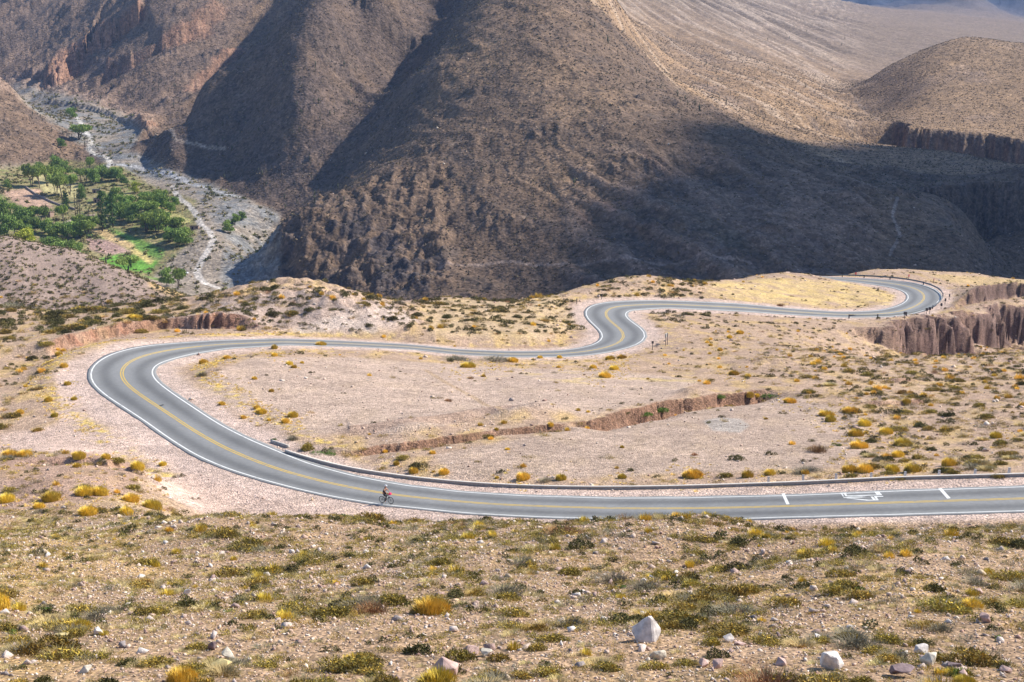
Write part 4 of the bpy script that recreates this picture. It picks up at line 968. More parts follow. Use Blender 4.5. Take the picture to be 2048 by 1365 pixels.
kd = g.choice(8, len(X), p=[.46, .22, .12, .07, .01, .10, .02, .0]); sz = g.uniform(.4, 1.0, len(X)) * np.where(g.uniform(0, 1, len(X)) < .12, 1.5, 1) * np.where((py < 668) & (px < 1430), 1.6, 1) * np.where((px < 340) & (py < 900), 1.4, 1) * np.where((px > 1600) & (py > 690), 1.2, 1); kd = np.where((py < 668) & (g.uniform(0, 1, len(X)) < .5), 1, kd); kd = np.where((kd == 6) & (g.uniform(0, 1, len(X)) < .6), 0, kd)
ar = sz / Y * ((px > -10) & (px < 2058)); big = np.argsort(-ar)[:150]; rest = np.setdiff1d(np.arange(len(X)), big)
for i in big:
    k = KN[kd[i]]; gr_ = k in ('gold', 'straw')
    o = obj('grass_tuft' if gr_ else 'shrub', him[k][int(g.integers(4))], M_leaf, None, (X[i], Y[i], Z[i] + CZ - .04)); o.scale = (sz[i] * 1.2, sz[i], sz[i]); o.rotation_euler = (0, 0, g.uniform(-.6, .6))
    sd = 'beside the near road at the left' if px[i] < 700 and py[i] > 880 else 'on the left hillside' if px[i] < 420 else 'on the flat inside the loop' if px[i] < 1500 else 'on the scrubby slope at right'
    tag(o, nmz[k] + ' ' + sd + (', upper part' if py[i] < 800 else ', lower part'), 'grass tuft' if gr_ else 'shrub', 'shrubs of the plateau')
stuffmesh('shrubs', pr, kd[rest] * 4 + g.integers(0, 4, len(rest)), X[rest], Y[rest], Z[rest] - .03, sz[rest] * 1.1, tints(g, len(rest), .3), 'dark green and golden desert shrubs over the plateau')
# golden grass growing along the foot of the banks and round the tussocks
X, Y, Z, px, py, re, g = scatter(90000, 122, 300, 10, 28)
band = ((px < 620) & (re > 5) & (re < 8.5) & (Y > 165)) | ((px < 520) & (py > 720) & (py < 830) & (px > 340) & (re > 5) & (re < 9)) | ((px < 330) & (py > 905) & (py < 1045) & (g.uniform(0, 1, len(X)) < .10))
ntu = np.zeros(len(X), bool)
for L in tus.values():
    for x_, y_, s_ in L: ntu |= (np.hypot((px - x_) / (s_ * 1.6), (py - y_) / (s_ * .8)) < 1) & (g.uniform(0, 1, len(X)) < .10)
ok = ((band & (fbm(X / 5, Y / 5, 88, 3) + g.uniform(-.35, .25, len(X)) > .05)) | ntu) & (re > 1.5); X, Y, Z, px = X[ok], Y[ok], Z[ok], px[ok]
gg = [blades(26, .5, .42, GLD, (.74, .58, .24), .035, .6, s + 70) for s in range(5)]
stuffmesh('dry_grass', gg, g.integers(0, 5, len(X)), X, Y, Z - .02, g.uniform(.25, .6, len(X)), tints(g, len(X)), 'golden dry grass along the bank feet and between tussocks')
print('gold grass', len(X))
print('plateau shrubs', len(X), round(time.time() - T0, 1))
# near left hill and the mountains
X, Y, Z, px, py, re, g = scatter(26000, 440, 640, 60, 24)
ok = (px < 500) & seen(px, Y, py) & (g.uniform(0, 1, len(X)) < .85 + .5 * pn(X / 14, Y / 14, 3)); X, Y, Z = X[ok], Y[ok], Z[ok]
lb = [lowblob(s, 14, (.10, .085, .045)) for s in range(4)] + [lowblob(s + 10, 14, (.14, .115, .05)) for s in range(4)] + [lowblob(s + 20, 12, (.20, .16, .085)) for s in range(2)]
stuffmesh('shrubs', lb, g.integers(0, 10, len(X)), X, Y, Z - .08, g.uniform(.5, 1.35, len(X)), tints(g, len(X)), 'small dark shrubs dotting the near left hill', hz=np.full(len(X), .8))
X, Y, Z, px, py, re, g = scatter(90000, 650, 1700, 60, 25)
inval = bil(valley, np.interp(Y, YR, np.arange(NR)), CI(px))
ok = (inval < .4) & seen(px, Y, py) & (g.uniform(-.6, .8, len(X)) < .55 + .8 * fbm(X / 30, Y / 30, 33, 3)); X, Y, Z, px = X[ok], Y[ok], Z[ok], px[ok]
sz = g.uniform(.7, 1.7, len(X)) * np.where(px > 1250, .85, 1.0)
lb = [lowblob(s, 9, (.075, .065, .045)) for s in range(4)] + [lowblob(s + 10, 9, (.11, .09, .055)) for s in range(4)] + [lowblob(s + 20, 8, (.20, .155, .09)) for s in range(2)]
stuffmesh('shrubs', lb, g.integers(0, 10, len(X)), X, Y, Z - .1, sz, tints(g, len(X)), 'small dark shrubs dotting the mountain sides', hz=np.full(len(X), .75))
print('hill shrubs', len(X), round(time.time() - T0, 1))
X, Y, Z, px, py, re, g = scatter(52000, 650, 1560, 0, 26)
inval = bil(valley, np.interp(Y, YR, np.arange(NR)), CI(px))
ok = (inval > .5) & seen(px, Y, py) & (g.uniform(0, 1, len(X)) < .32 + .9 * fbm(X / 25, Y / 25, 35, 3)); X, Y, Z = X[ok], Y[ok], Z[ok]
lb = [lowblob(s, 14, (.17, .165, .06)) for s in range(4)] + [lowblob(s + 10, 14, (.24, .20, .10)) for s in range(4)]
stuffmesh('shrubs', lb, g.integers(0, 8, len(X)), X, Y, Z - .05, g.uniform(1.0, 2.8, len(X)), tints(g, len(X)), 'pale olive scrub on the grey riverbed', hz=np.full(len(X), .8))

# stones
def stone(seed, n=10):
    g = np.random.default_rng(seed); P = g.normal(0, 1, (n + 6, 3)); P /= np.linalg.norm(P, axis=1)[:, None]; P *= g.uniform(.75, 1.05, (n + 6, 1)); P *= np.array([.5, .5 * g.uniform(.6, .95), .5 * g.uniform(.45, .8)])
    bm = bmesh.new()
    for p in P: bm.verts.new(p)
    r = bmesh.ops.convex_hull(bm, input=bm.verts[:])
    for v in [v for v in bm.verts if not v.link_faces]: bm.verts.remove(v)
    bm.verts.index_update(); V = np.array([v.co[:] for v in bm.verts]); T = np.array([[v.index for v in f.verts] for f in bm.faces]); bm.free()
    return V, np.zeros((0, 4), int), T, np.ones((len(V), 3))
st = [stone(s, 3) for s in range(8)]
M_stone = mat('bare stone', attr=True, rough=.9, spec=.2, noise=.25, scale=9, bump=.6)
pal = np.array([(.58, .48, .42), (.50, .38, .32), (.66, .60, .55), (.36, .25, .22), (.30, .26, .25), (.55, .43, .30), (.42, .30, .26)])
def stone_cols(g, n, p=(.30, .18, .24, .10, .06, .05, .07)): return pal[g.choice(7, n, p=p)] * g.uniform(.85, 1.25, (n, 1)) * np.array([1.0, .93, .85])
X, Y, Z, px, py, re, g = scatter(135000, 36, 122, 500, 31)
ok = (re > 2.5) & seen(px, Y, py) & (g.uniform(0, 1, len(X)) < .62 + .5 * fbm(X / 7, Y / 7, 41, 3)); X, Y, Z, px, py = X[ok], Y[ok], Z[ok], px[ok], py[ok]
sz = .10 + .07 * g.pareto(2.9, len(X)); sz = np.clip(sz, .07, .55) * np.interp(py, [1040, 1365], [1.1, 1.0]); cl_ = stone_cols(g, len(X))
big = np.argsort(-sz / Y * ((px > -5) & (px < 2053)))[:260]; rest = np.setdiff1d(np.arange(len(X)), big)
stm = {}
sname = ['pinkish', 'brown pink', 'white', 'dark red', 'grey', 'yellowish', 'red brown']
pmesh = []
for ci in range(7):
    for j in range(4): v = st[j + (ci % 2) * 4]; pmesh.append(mesh_np('stone', v[0], v[2], v[3] * pal[ci]))
pc = g.choice(7, 260, p=(.26, .22, .14, .14, .08, .06, .10))
for q, i in enumerate(big):
    o = obj('rock', pmesh[pc[q] * 4 + int(g.integers(4))], M_stone, None, (X[i], Y[i], Z[i] + CZ + sz[i] * .1)); o.scale = (sz[i] * 1.1, sz[i], sz[i] * 1.1); o.rotation_euler = (g.uniform(-.3, .3), g.uniform(-.3, .3), g.uniform(0, 6.28))
    tag(o, 'loose %s rock lying on the stony slope %s' % (sname[pc[q]], where(px[i], py[i])), 'rock', 'loose rocks on the near slope')
def stones_stuff(lab, X, Y, Z, sz, cols, g, k=.12): return stuffmesh('gravel', st, g.integers(0, 8, len(X)), X, Y, Z + sz * k, sz, cols, lab, M_stone)
stones_stuff('loose pinkish gravel and stones of the near slope', X[rest], Y[rest], Z[rest], sz[rest], cl_[rest], g)
X, Y, Z, px, py, re, g = scatter(70000, 120, 480, 30, 32)
rub = np.full(px.shape, .25)
for poly, d_ in (([(330,600),(600,570),(830,600),(850,655),(600,670),(330,655)], 1.0), ([(1130,600),(1210,570),(1420,556),(1400,602),(1190,600),(1160,680),(1080,700)], .8), ([(600,880),(700,870),(1000,820),(1090,800),(1150,830),(700,905)], 1.3),
               ([(560,870),(760,880),(700,915),(1000,960),(1560,955),(1640,945),(1640,965),(1000,985),(560,900)], .7), ([(1380,680),(1700,640),(1720,700),(1500,690)], .5), ([(1500,700),(2100,690),(2100,950),(1900,940),(1750,860),(1650,790),(1480,760)], .5),
               ([(1860,570),(1920,570),(1960,640),(1880,640)], 1.2), ([(0,900),(300,920),(250,1010),(0,1030)], .5), ([(110,700),(330,655),(520,655),(520,672),(250,690),(120,730)], .5), ([(-50,600),(340,605),(300,660),(100,690),(140,800),(60,880),(-50,880)], .3)):
    rub[inpoly(px, py, poly)] = d_
ok = (re > .6) & seen(px, Y, py) & (g.uniform(0, 1.2, len(X)) < rub); X, Y, Z = X[ok], Y[ok], Z[ok]
sz = np.clip(.17 + .13 * g.pareto(2.8, len(X)), .12, 1.0); stones_stuff('pale rubble and gravel along road banks and gullies', X, Y, Z, sz, stone_cols(g, len(X)), g)
X, Y, Z, px, py, re, g = scatter(40000, 640, 1300, 30, 33)
ok = (fbm(X / 18, Y / 18, 77, 3) + g.uniform(-.4, .3, len(X)) > .12) & seen(px, Y, py); X, Y, Z = X[ok], Y[ok], Z[ok]
sz = np.clip(.4 + .3 * g.pareto(3, len(X)), .4, 2.2); stones_stuff('pale boulders scattered on the mountain sides', X, Y, Z, sz, stone_cols(g, len(X)) * .75, g)
# single boulders in front
def boulder(seed, sx, sy, sz_):
    g = np.random.default_rng(seed); bm = bmesh.new(); P = g.normal(0, 1, (11, 3)); P /= np.linalg.norm(P, axis=1)[:, None]
    for p in P * g.uniform(.85, 1.2, (11, 1)): bm.verts.new((p[0] * sx / 2, p[1] * sy / 2, p[2] * sz_ / 2))
    bmesh.ops.convex_hull(bm, input=bm.verts[:])
    for v in [v for v in bm.verts if not v.link_faces]: bm.verts.remove(v)
    bmesh.ops.bevel(bm, geom=bm.edges[:], offset=min(sx, sz_) * .035, segments=1, affect='EDGES')
    bmesh.ops.triangulate(bm, faces=bm.faces[:]); bmesh.ops.subdivide_edges(bm, edges=bm.edges[:], cuts=2, use_grid_fill=True)
    for v in bm.verts:
        n = noise_v(v.co * (6 / max(sx, .3))); v.co += n * min(sx, sz_) * .022
    me = bpy.data.meshes.new('boulder'); bm.to_mesh(me); bm.free(); return me
from mathutils import noise as mnoise
def noise_v(c): return Vector(mnoise.noise_vector(c))
bmats = {c: mat(c + ' boulder', v, rough=.9, spec=.2, noise=.28, scale=5, bump=.7) for c, v in {'white': (.66, .60, .55), 'pink': (.52, .36, .31), 'dark': (.22, .16, .16), 'yellow': (.58, .47, .22), 'cream': (.58, .52, .42)}.items()}
for k, (x, y, wp, hp, c, lab) in enumerate([(1291,1282,60,62,'white','tallest white and pink boulder standing on the slope right of centre'), (1316,1318,32,30,'cream','cream pointed rock just below the tallest white boulder'),
    (1660,1338,54,46,'white','big white faceted boulder near the bottom edge right of centre'), (1861,1330,62,38,'cream','wide cream slab of rock near the bottom right'), (1806,1354,52,34,'dark','dark purple grey boulder in front of the cream slab'),
    (1908,1338,32,26,'dark','dark red rock right of the cream slab'), (1928,1356,20,26,'pink','narrow upright rock near the bottom right edge'), (1845,1308,34,22,'white','white rock behind the cream slab'),
    (884,1352,62,50,'pink','pink slanted boulder cut by the bottom edge near the centre'), (943,1308,32,20,'pink','pale pink rock left of a dark bush at bottom centre'), (974,1312,30,20,'cream','cream rock right beside the pale pink rock at bottom centre'),
    (460,1318,32,26,'cream','greenish white boulder above the yellow block at lower left'), (444,1340,46,26,'yellow','flat yellow block of rock at lower left'), (424,1300,22,24,'dark','dark rock left of the greenish white boulder'),
    (196,1270,22,18,'white','white pointed rock at lower left'), (126,1277,34,16,'yellow','long yellowish rock at the far lower left'), (1632,1284,22,18,'white','white rock above the big faceted boulder'),
    (1457,1284,24,20,'white','left one of two white rocks right of the tallest boulder'), (1480,1290,22,18,'pink','right one of two pale rocks right of the tallest boulder'), (1556,1275,17,13,'dark','small dark cube shaped rock on the lower slope'),
    (1968,1245,24,22,'pink','pinkish rock alone near the right edge'), (1956,1190,18,16,'pink','orange pink rock higher on the slope near the right edge'), (171,1346,28,20,'cream','grey green rock on the bottom edge at far left'),
    (1403,1334,30,20,'pink','pink wedge rock on the bottom edge right of centre'), (1437,1336,26,22,'pink','rounded pink rock right beside the pink wedge rock'), (376,1190,16,14,'white','white stone alone in the left middle of the slope'),
    (1560,1330,30,16,'pink','flat pink stone slab left of the big faceted boulder'), (2010,1345,26,20,'pink','pink stone in the bottom right corner'), (1190,1040,10,9,'pink','small stone at the brow below the road')]):
    p = P3(x, y); s = (p.y * math.cos(TH) + (CZ - p.z) * math.sin(TH)) / F
    o = obj('boulder', boulder(k + 40, wp * s * 1.08, wp * s * .9, hp * s * 1.12), bmats[c], None, p + Vector((0, 0, hp * s * .36))); o.rotation_euler = (0, random.uniform(-.25, .25), random.uniform(-.4, .4)); tag(o, lab, 'boulder')
print('stones', round(time.time() - T0, 1))

# ------------------------------------------------------------------ valley farm: trees, huts, walls, car
M_bark = mat('bark', (.10, .075, .055), noise=.3)
M_crown = mat('tree leaves', attr=True, rough=.8, spec=.2, objrand=.7)
def tree_meshes(seed, kind):
    g = np.random.default_rng(seed); rr = random.Random(seed)
    segs = []; tips = []
    if kind == 'spread':
        c1, c2 = (.20, .27, .055), (.34, .41, .10)
        for q in range(3):
            a = rr.uniform(0, 6.28); x0 = rr.uniform(-.05, .05); k1 = Vector((x0 + .12 * math.cos(a), .12 * math.sin(a), .33)); k2 = k1 + Vector((.16 * math.cos(a), .16 * math.sin(a), .22)); segs += [((x0, 0, -.06), k1, .028, .02), (k1, k2, .02, .01)]; tips.append(k2)
            for s in range(2):
                b = a + rr.uniform(-1, 1); t = k1 + Vector((.25 * math.cos(b), .25 * math.sin(b), .3)); segs.append((k1, t, .012, .006)); tips.append(t)
        L = []
        for t in tips:
            for s in range(3):
                cc2 = t + Vector((rr.uniform(-.16, .16), rr.uniform(-.16, .16), rr.uniform(-.05, .14))); v, a_, b_, c = leaves(190, .24, .2, c1, c2, .05, rr.randrange(9999), 3)
                v = v + np.array(cc2) - np.array([0, 0, .05]); L.append((v, a_, b_, c * (.8 + .4 * rr.random())))
    elif kind == 'poplar':
        c1, c2 = (.06, .11, .03), (.11, .18, .05); segs.append(((0, 0, -.04), (0, 0, .95), .018, .004)); L = []
        for q in range(16):
            z = .1 + q * .055; v, a_, b_, c = leaves(60, .085 * math.sin(math.pi * min(1, (z + .18) / 1.15)) + .02, .09, c1, c2, .03, rr.randrange(9999), 2)
            L.append((v + np.array([rr.uniform(-.02, .02), rr.uniform(-.02, .02), z]), a_, b_, c * (.8 + .4 * rr.random())))
    elif kind == 'bare':
        segs.append(((0, 0, -.04), (.01, 0, .98), .016, .004)); L = []
        for q in range(14):
            z = .3 + q * .048; a = rr.uniform(0, 6.28); segs.append(((0, 0, z), (.05 * math.cos(a), .05 * math.sin(a), z + .1), .006, .002)); v, a_, b_, c = leaves(9, .04, .06, (.07, .08, .04), (.12, .12, .06), .02, rr.randrange(9999), 1); L.append((v + np.array([0, 0, z]), a_, b_, c))
    else:                                  # bushy
        c1, c2 = ((.155, .235, .05), (.27, .36, .09)) if kind == 'bushy' else ((.30, .34, .04), (.46, .47, .07)); segs += [((0, 0, -.05), (.02, 0, .3), .03, .02), ((.02, 0, .3), (.2, .05, .5), .015, .008), ((.02, 0, .3), (-.2, -.05, .52), .015, .008)]; L = []
        for q in range(15):
            a = rr.uniform(0, 6.28); r_ = rr.uniform(.05, .33); v, a_, b_, c = leaves(170, .25, .24, c1, c2, .05, rr.randrange(9999), 3); L.append((v + np.array([r_ * math.cos(a), r_ * math.sin(a), rr.uniform(.1, .72 - r_ * .7)]), a_, b_, c * (.75 + .5 * rr.random())))
    V, a_, b_, c = both(*L)
    return segs, mesh_np('crown', V, b_, np.clip(c, 0, 1))
TP = {}
for kd_ in ('spread', 'poplar', 'bare', 'bushy', 'lime'):
    for s in range(3 if kd_ != 'bare' else 2):
        segs, cm = tree_meshes(hash_seed := (len(TP) * 7 + 3), kd_); t_ = tubes('trunk', segs, M_bark, None, 6); TP.setdefault(kd_, []).append((t_.data, cm)); bpy.data.objects.remove(t_)
farm = [('bushy',110,345,34,30,'round green tree at the foot of the left spur, highest of the grove'),('spread',64,374,30,36,'leftmost of three leaning trees above the bare field'),('spread',80,377,30,36,'middle of three leaning trees above the bare field'),('spread',94,373,28,34,'rightmost of three leaning trees above the bare field'),
 ('spread',113,392,30,36,'left leaning tree right of the bare field'),('spread',124,395,30,36,'middle leaning tree right of the bare field'),('spread',140,390,28,32,'right leaning tree right of the bare field'),('bushy',163,404,20,34,'tall narrow green tree beside the blue roofed huts'),
 ('bushy',15,378,18,18,'small green tree at the upper left of the bare field'),('bushy',204,360,34,26,'left half of the dense domed tree by the river track'),('bushy',222,362,30,22,'right half of the dense domed tree by the river track'),('spread',180,345,16,24,'slim tree behind the domed tree'),
 ('spread',172,366,24,22,'pale thin tree on the terrace below the slim tree'),('bushy',248,370,20,18,'small tree on the riverbank terrace'),('lime',270,386,22,20,'lime green small tree on the riverbank terrace'),('bushy',203,402,20,18,'small tree between the two huts'),
 ('bushy',262,420,34,28,'upper left tree of the dense central grove'),('bushy',292,416,38,30,'upper middle tree of the dense central grove'),('bushy',322,420,38,32,'upper right tree of the dense central grove'),('bushy',240,440,36,34,'left tree in the middle row of the central grove'),
 ('bushy',268,446,40,38,'middle tree in the middle row of the central grove'),('spread',300,440,36,32,'right tree in the middle row of the central grove'),('poplar',205,463,16,58,'tall dark poplar left of its twin in the grove'),('poplar',226,455,16,48,'dark poplar right of its twin in the grove'),
 ('spread',292,466,34,32,'low spreading tree at the grove front, left'),('spread',314,470,38,36,'low spreading tree at the grove front, right'),('bushy',350,414,20,20,'single green tree beside the white track'),('bushy',338,486,36,28,'left tree of the pair at the riverbed edge'),
 ('bushy',366,490,42,32,'right tree of the pair at the riverbed edge'),('bushy',6,442,36,44,'big dark green tree cut by the left edge, upper'),('bushy',14,478,44,44,'big dark green tree at the left edge, lower'),('bushy',46,456,38,36,'dark green tree right of the edge trees'),
 ('bushy',70,464,34,28,'dark green bushy tree left of the adobe hut foot'),('bushy',90,466,26,22,'green bushy tree below the adobe hut'),('lime',52,488,50,28,'bright yellow green tree at the crest of the near hill'),('bushy',115,472,34,26,'green tree at the left of the dark hedge row'),
 ('bushy',148,476,44,30,'dark green tree at the right of the hedge row'),('spread',180,470,34,30,'pale spreading tree above the green field'),('bushy',100,508,44,30,'green tree behind the near hill crest, left'),('bushy',128,518,46,32,'green tree behind the near hill crest, middle'),
 ('bushy',156,524,42,30,'green tree behind the near hill crest, right'),('spread',128,446,26,28,'slender tree right of the adobe hut'),('spread',256,547,42,26,'thin spreading tree on the bright green field'),('bushy',334,572,34,34,'large green tree near the white car, left'),
 ('spread',356,578,28,32,'large green tree near the white car, right'),('bushy',144,238,24,20,'lone round green tree on the upper riverbed'),('spread',158,280,42,24,'wide spreading tree on the riverbed beside the track'),('bushy',456,466,26,24,'lower of the green trees on the riverbed right of the track'),
 ('bushy',470,450,24,20,'middle of the green trees on the riverbed right of the track'),('bushy',484,440,20,16,'upper of the green trees on the riverbed right of the track'),('bushy',122,296,22,18,'dull green tree at the foot of the left spur'),
 ('bare',151,432,8,34,'leftmost bare tall pole tree in the farm row'),('bare',156,434,8,36,'second bare tall pole tree in the farm row'),('bare',161,450,8,50,'tallest bare pole tree in the farm row'),('poplar',130,420,9,26,'thin dark poplar beside the bare pole trees, left'),('poplar',134,422,9,26,'thin dark poplar beside the bare pole trees, right'),
 ('bare',178,446,7,20,'thin young pole tree above the green field, left'),('bare',187,446,7,20,'thin young pole tree above the green field, middle'),('bare',197,448,7,22,'thin young pole tree above the green field, right')]
gt = random.Random(77)
for poly_, n_, lab_ in (([(205,405),(345,405),(375,470),(300,470),(235,450)], 26, 'rounded green tree crowded into the dense central grove'), ([(-10,425),(70,430),(100,470),(0,485)], 10, 'dark green tree in the thick clump at the left edge'),
        ([(105,462),(180,455),(175,480),(100,485)], 8, 'green tree in the hedge row above the ploughed field'), ([(80,495),(175,510),(150,530),(90,520)], 8, 'green tree of the belt behind the near hill crest'), ([(330,470),(380,480),(370,495),(325,490)], 4, 'green tree clumped at the riverbed edge of the farm'), ([(60,345),(180,345),(260,370),(150,385)], 8, 'light green tree on the upper farm terrace')):
    k_ = 0
    while k_ < n_:
        x_, y_ = gt.uniform(min(p[0] for p in poly_), max(p[0] for p in poly_)), gt.uniform(min(p[1] for p in poly_), max(p[1] for p in poly_))
        if not inpoly(np.array([x_]), np.array([y_]), poly_)[0]: continue
        k_ += 1; s_ = gt.uniform(.8, 1.25); farm.append((gt.choice(['bushy', 'bushy', 'spread']), x_, y_, 26 * s_, 23 * s_, lab_))
for i_, (kd_, x, y, wp, hp, lab) in enumerate(farm):
    p = P3(x, y, ymin=640, ymax=1500)
    if p is None: print('no tree', x, y); continue
    s = (p.y * math.cos(TH) + (CZ - p.z) * math.sin(TH)) / F; e = empty('tree' if kd_ not in ('poplar', 'bare') else 'poplar_tree', p); tag(e, lab, 'tree', 'trees of the valley farm')
    td, cm = TP[kd_][i_ % len(TP[kd_])]; hh = hp * s * 1.4; ww = wp * s * (.9 if kd_ in ('spread', 'bushy', 'lime') else 5.0 if kd_ == 'poplar' else 6); 
    for nm, me, mm in (('trunk', td, M_bark), ('crown', cm, M_crown)):
        o = obj(nm, me, mm, e); o.scale = (ww, ww, hh)
    e.rotation_euler = (0, 0, random.uniform(0, 6.28))
# huts
M_adobe = mat('adobe', (.34, .24, .19), noise=.2); M_tin = mat('tin roof', (.55, .62, .70), rough=.4, metal=.3, noise=.1); M_doorw = mat('dark opening', (.03, .025, .02))
def hut(x, y, wpx, hpx, dep, roofm, rz, lab, **kw):
    p = P3(x, y, ymin=640, ymax=1500); s = (p.y) / F; wd = wpx * s; h = hpx * s; e = empty('hut', p, rz); tag(e, lab, 'hut')
    box('wall', wd, dep, h + 1, (0, 0, h / 2 - .5), M_adobe, e, .05)
    r = box('roof', wd + .7, dep + .7, .18, (0, 0, h + .12), roofm, e, .03, rot=(R(-7), 0, 0)); box('door', .9, .08, min(1.9, h * .8), (-wd * .2, -dep / 2 - .02, min(1.9, h * .8) / 2), M_doorw, e)
    box('window', .8, .08, .6, (wd * .25, -dep / 2 - .02, h * .55), M_doorw, e)
hut(193, 385, 15, 6, 4, M_tin, .1, 'small hut with pale blue tin roof, upper one'); hut(194, 405, 13, 8, 4, mat('blue roof', (.20, .27, .42)), .2, 'small hut with dark blue roof below the tin roofed one')
hut(98, 433, 15, 9, 4, M_adobe, -.3, 'small flat adobe hut among the trees'); hut(389, 458, 17, 6, 3.5, M_wood, .1, 'low brown adobe shed beside the white track'); hut(96, 487, 12, 5, 4, M_tin, .4, 'white roof just showing behind the near hill crest')
for pts, lab in (([(234,393),(245,399),(256,404)], 'dark dry stone corral wall right of the huts'), ([(128,448),(150,440),(172,434),(190,432)], 'pale low mud wall crossing the farm'), ([(50,375),(75,392),(110,408),(150,420)], 'dark hedge bank below the leaning trees')):
    lp = linepts(pts, 3); b = bar('stone_wall', lp, .9, 1.5, mat('mud wall', (.30, .24, .20), noise=.3, scale=1), None, -.5); tag(b, lab, 'wall')
# car
p = P3(369, 548, ymin=640, ymax=1100); e = empty('car', p, R(-28)); tag(e, 'small white car parked on the riverbed left of the track', 'car')
M_cw = mat('white car paint', (.78, .79, .80), rough=.3, spec=.5); M_glass = mat('dark car glass', (.03, .04, .05), rough=.1, spec=.6); M_tyre = mat('black rubber', (.02, .02, .02))
def prism(name, prof, w_, m_, parent, w2=None):
    n = len(prof); V = [(x, -w_ / 2, z) for x, z in prof] + [(x, w_ / 2, z) for x, z in prof]; bm = bmesh.new(); vs = [bm.verts.new(v) for v in V]
    bm.faces.new(vs[:n]); bm.faces.new(vs[n:][::-1])
    for k in range(n): bm.faces.new((vs[k], vs[n + k], vs[n + (k + 1) % n], vs[(k + 1) % n]))
    if w2:
        for v in bm.verts:
            if v.co.z > 1.2: v.co.y *= w2
    bmesh.ops.recalc_face_normals(bm, faces=bm.faces[:]); bmesh.ops.bevel(bm, geom=bm.edges[:], offset=.04, segments=2, affect='EDGES'); me = bpy.data.meshes.new(name); bm.to_mesh(me); bm.free(); return obj(name, me, m_, parent)
prism('body', [(-2.2,.35),(2.2,.35),(2.25,.75),(1.3,.98),(-2.1,1.02),(-2.25,.7)], 1.8, M_cw, e); prism('cabin', [(.95,.99),(-2.0,1.0),(-1.75,1.52),(.25,1.52)], 1.6, M_glass, e, .88); prism('roof', [(.3,1.5),(-1.8,1.5),(-1.7,1.58),(.2,1.58)], 1.42, M_cw, e)
for sx in (-1.4, 1.4):
    for sy in (-.85, .85): wl = torus('wheel', .24, .11, M_tyre, e, (sx, sy, .34), 16, 8); tubes('rim', [((0, -.06, 0), (0, .06, 0), .18, .18)], M_steel, wl, 10)
for sy in (-.65, .65): box('headlight', .06, .3, .14, (2.24, sy, .68), M_signw, e, .02)

# ------------------------------------------------------------------ cacti
def cactus_mesh(seed):
    rr = random.Random(seed); segs = [((0, 0, -.3), (0, 0, 3.6), .24, .27), ((0, 0, 3.6), (0, 0, 4.3), .27, .12)]
    for q in range(rr.choice([0, 1, 2, 3])):
        a = rr.uniform(0, 6.28); z = rr.uniform(1.3, 2.2); c = Vector((math.cos(a), math.sin(a), 0)); p1 = Vector((0, 0, z)); p2 = c * .6 + Vector((0, 0, z + .25)); p3 = c * .68 + Vector((0, 0, z + rr.uniform(1.2, 2)))
        segs += [(p1, p2, .16, .18), (p2, p3, .18, .1)]
    return segs
M_cac = mat('cactus skin', (.075, .08, .04), noise=.2)
cms = []
for s in range(6): t_ = tubes('cardon_cactus', cactus_mesh(s), M_cac, None, 8); cms.append(t_.data); bpy.data.objects.remove(t_)
cz = [(290,152),(213,540),(262,535),(963,345),(1148,372),(120,262),(125,268),(128,270),(143,274),(144,280),(170,292)]
g = np.random.default_rng(5)
zones_ = [('on the terrace beside the upper riverbed', 34, (150, 150, 360, 215), 1150), ('in the shaded gully left of the big hill', 22, (560, 130, 720, 330), 900), ('along the right skyline of the big hill', 16, (1150, 40, 1400, 215), 900), ('on the sunlit fan at upper right', 40, (1380, 60, 1720, 260), 1100),
          ('on the lower left flank of the big hill', 12, (560, 330, 700, 420), 700), ('on the lower slope of the second ridge', 14, (420, 250, 620, 380), 900), ('on the left spur above the farm', 8, (60, 225, 150, 300), 900)]
def cactus(x, y, lab, ymin=640, sc=None):
    p = P3(x, y, ymin=ymin)
    if p is None: return
    o = obj('cardon_cactus', cms[int(g.integers(6))], M_cac, None, p); s = sc or g.uniform(.55, 1.0); o.scale = (s * 1.1, s * 1.1, s); o.rotation_euler = (0, 0, g.uniform(0, 6)); tag(o, lab, 'cactus', 'cardon cacti')
for x, y in cz: cactus(x, y, 'tall dark cardon cactus standing alone' + (' at the front edge of the farm fields' if y > 500 else ' on the face of the big hill' if x > 900 else ' at the foot of the left spur'), sc=1.6 if y > 500 else None)
for wh, n, (x0, y0, x1, y1), ym in zones_:
    for q in range(n):
        x = g.uniform(x0, x1)
        y = float(np.interp(x, [1135, 1200, 1300, 1450], [2, 64, 168, 236])) + g.uniform(0, 12) if 'skyline' in wh else g.uniform(y0, y1)
        cactus(x, y, 'small dark upright cardon cactus ' + wh, ym)
print('cacti', round(time.time() - T0, 1))

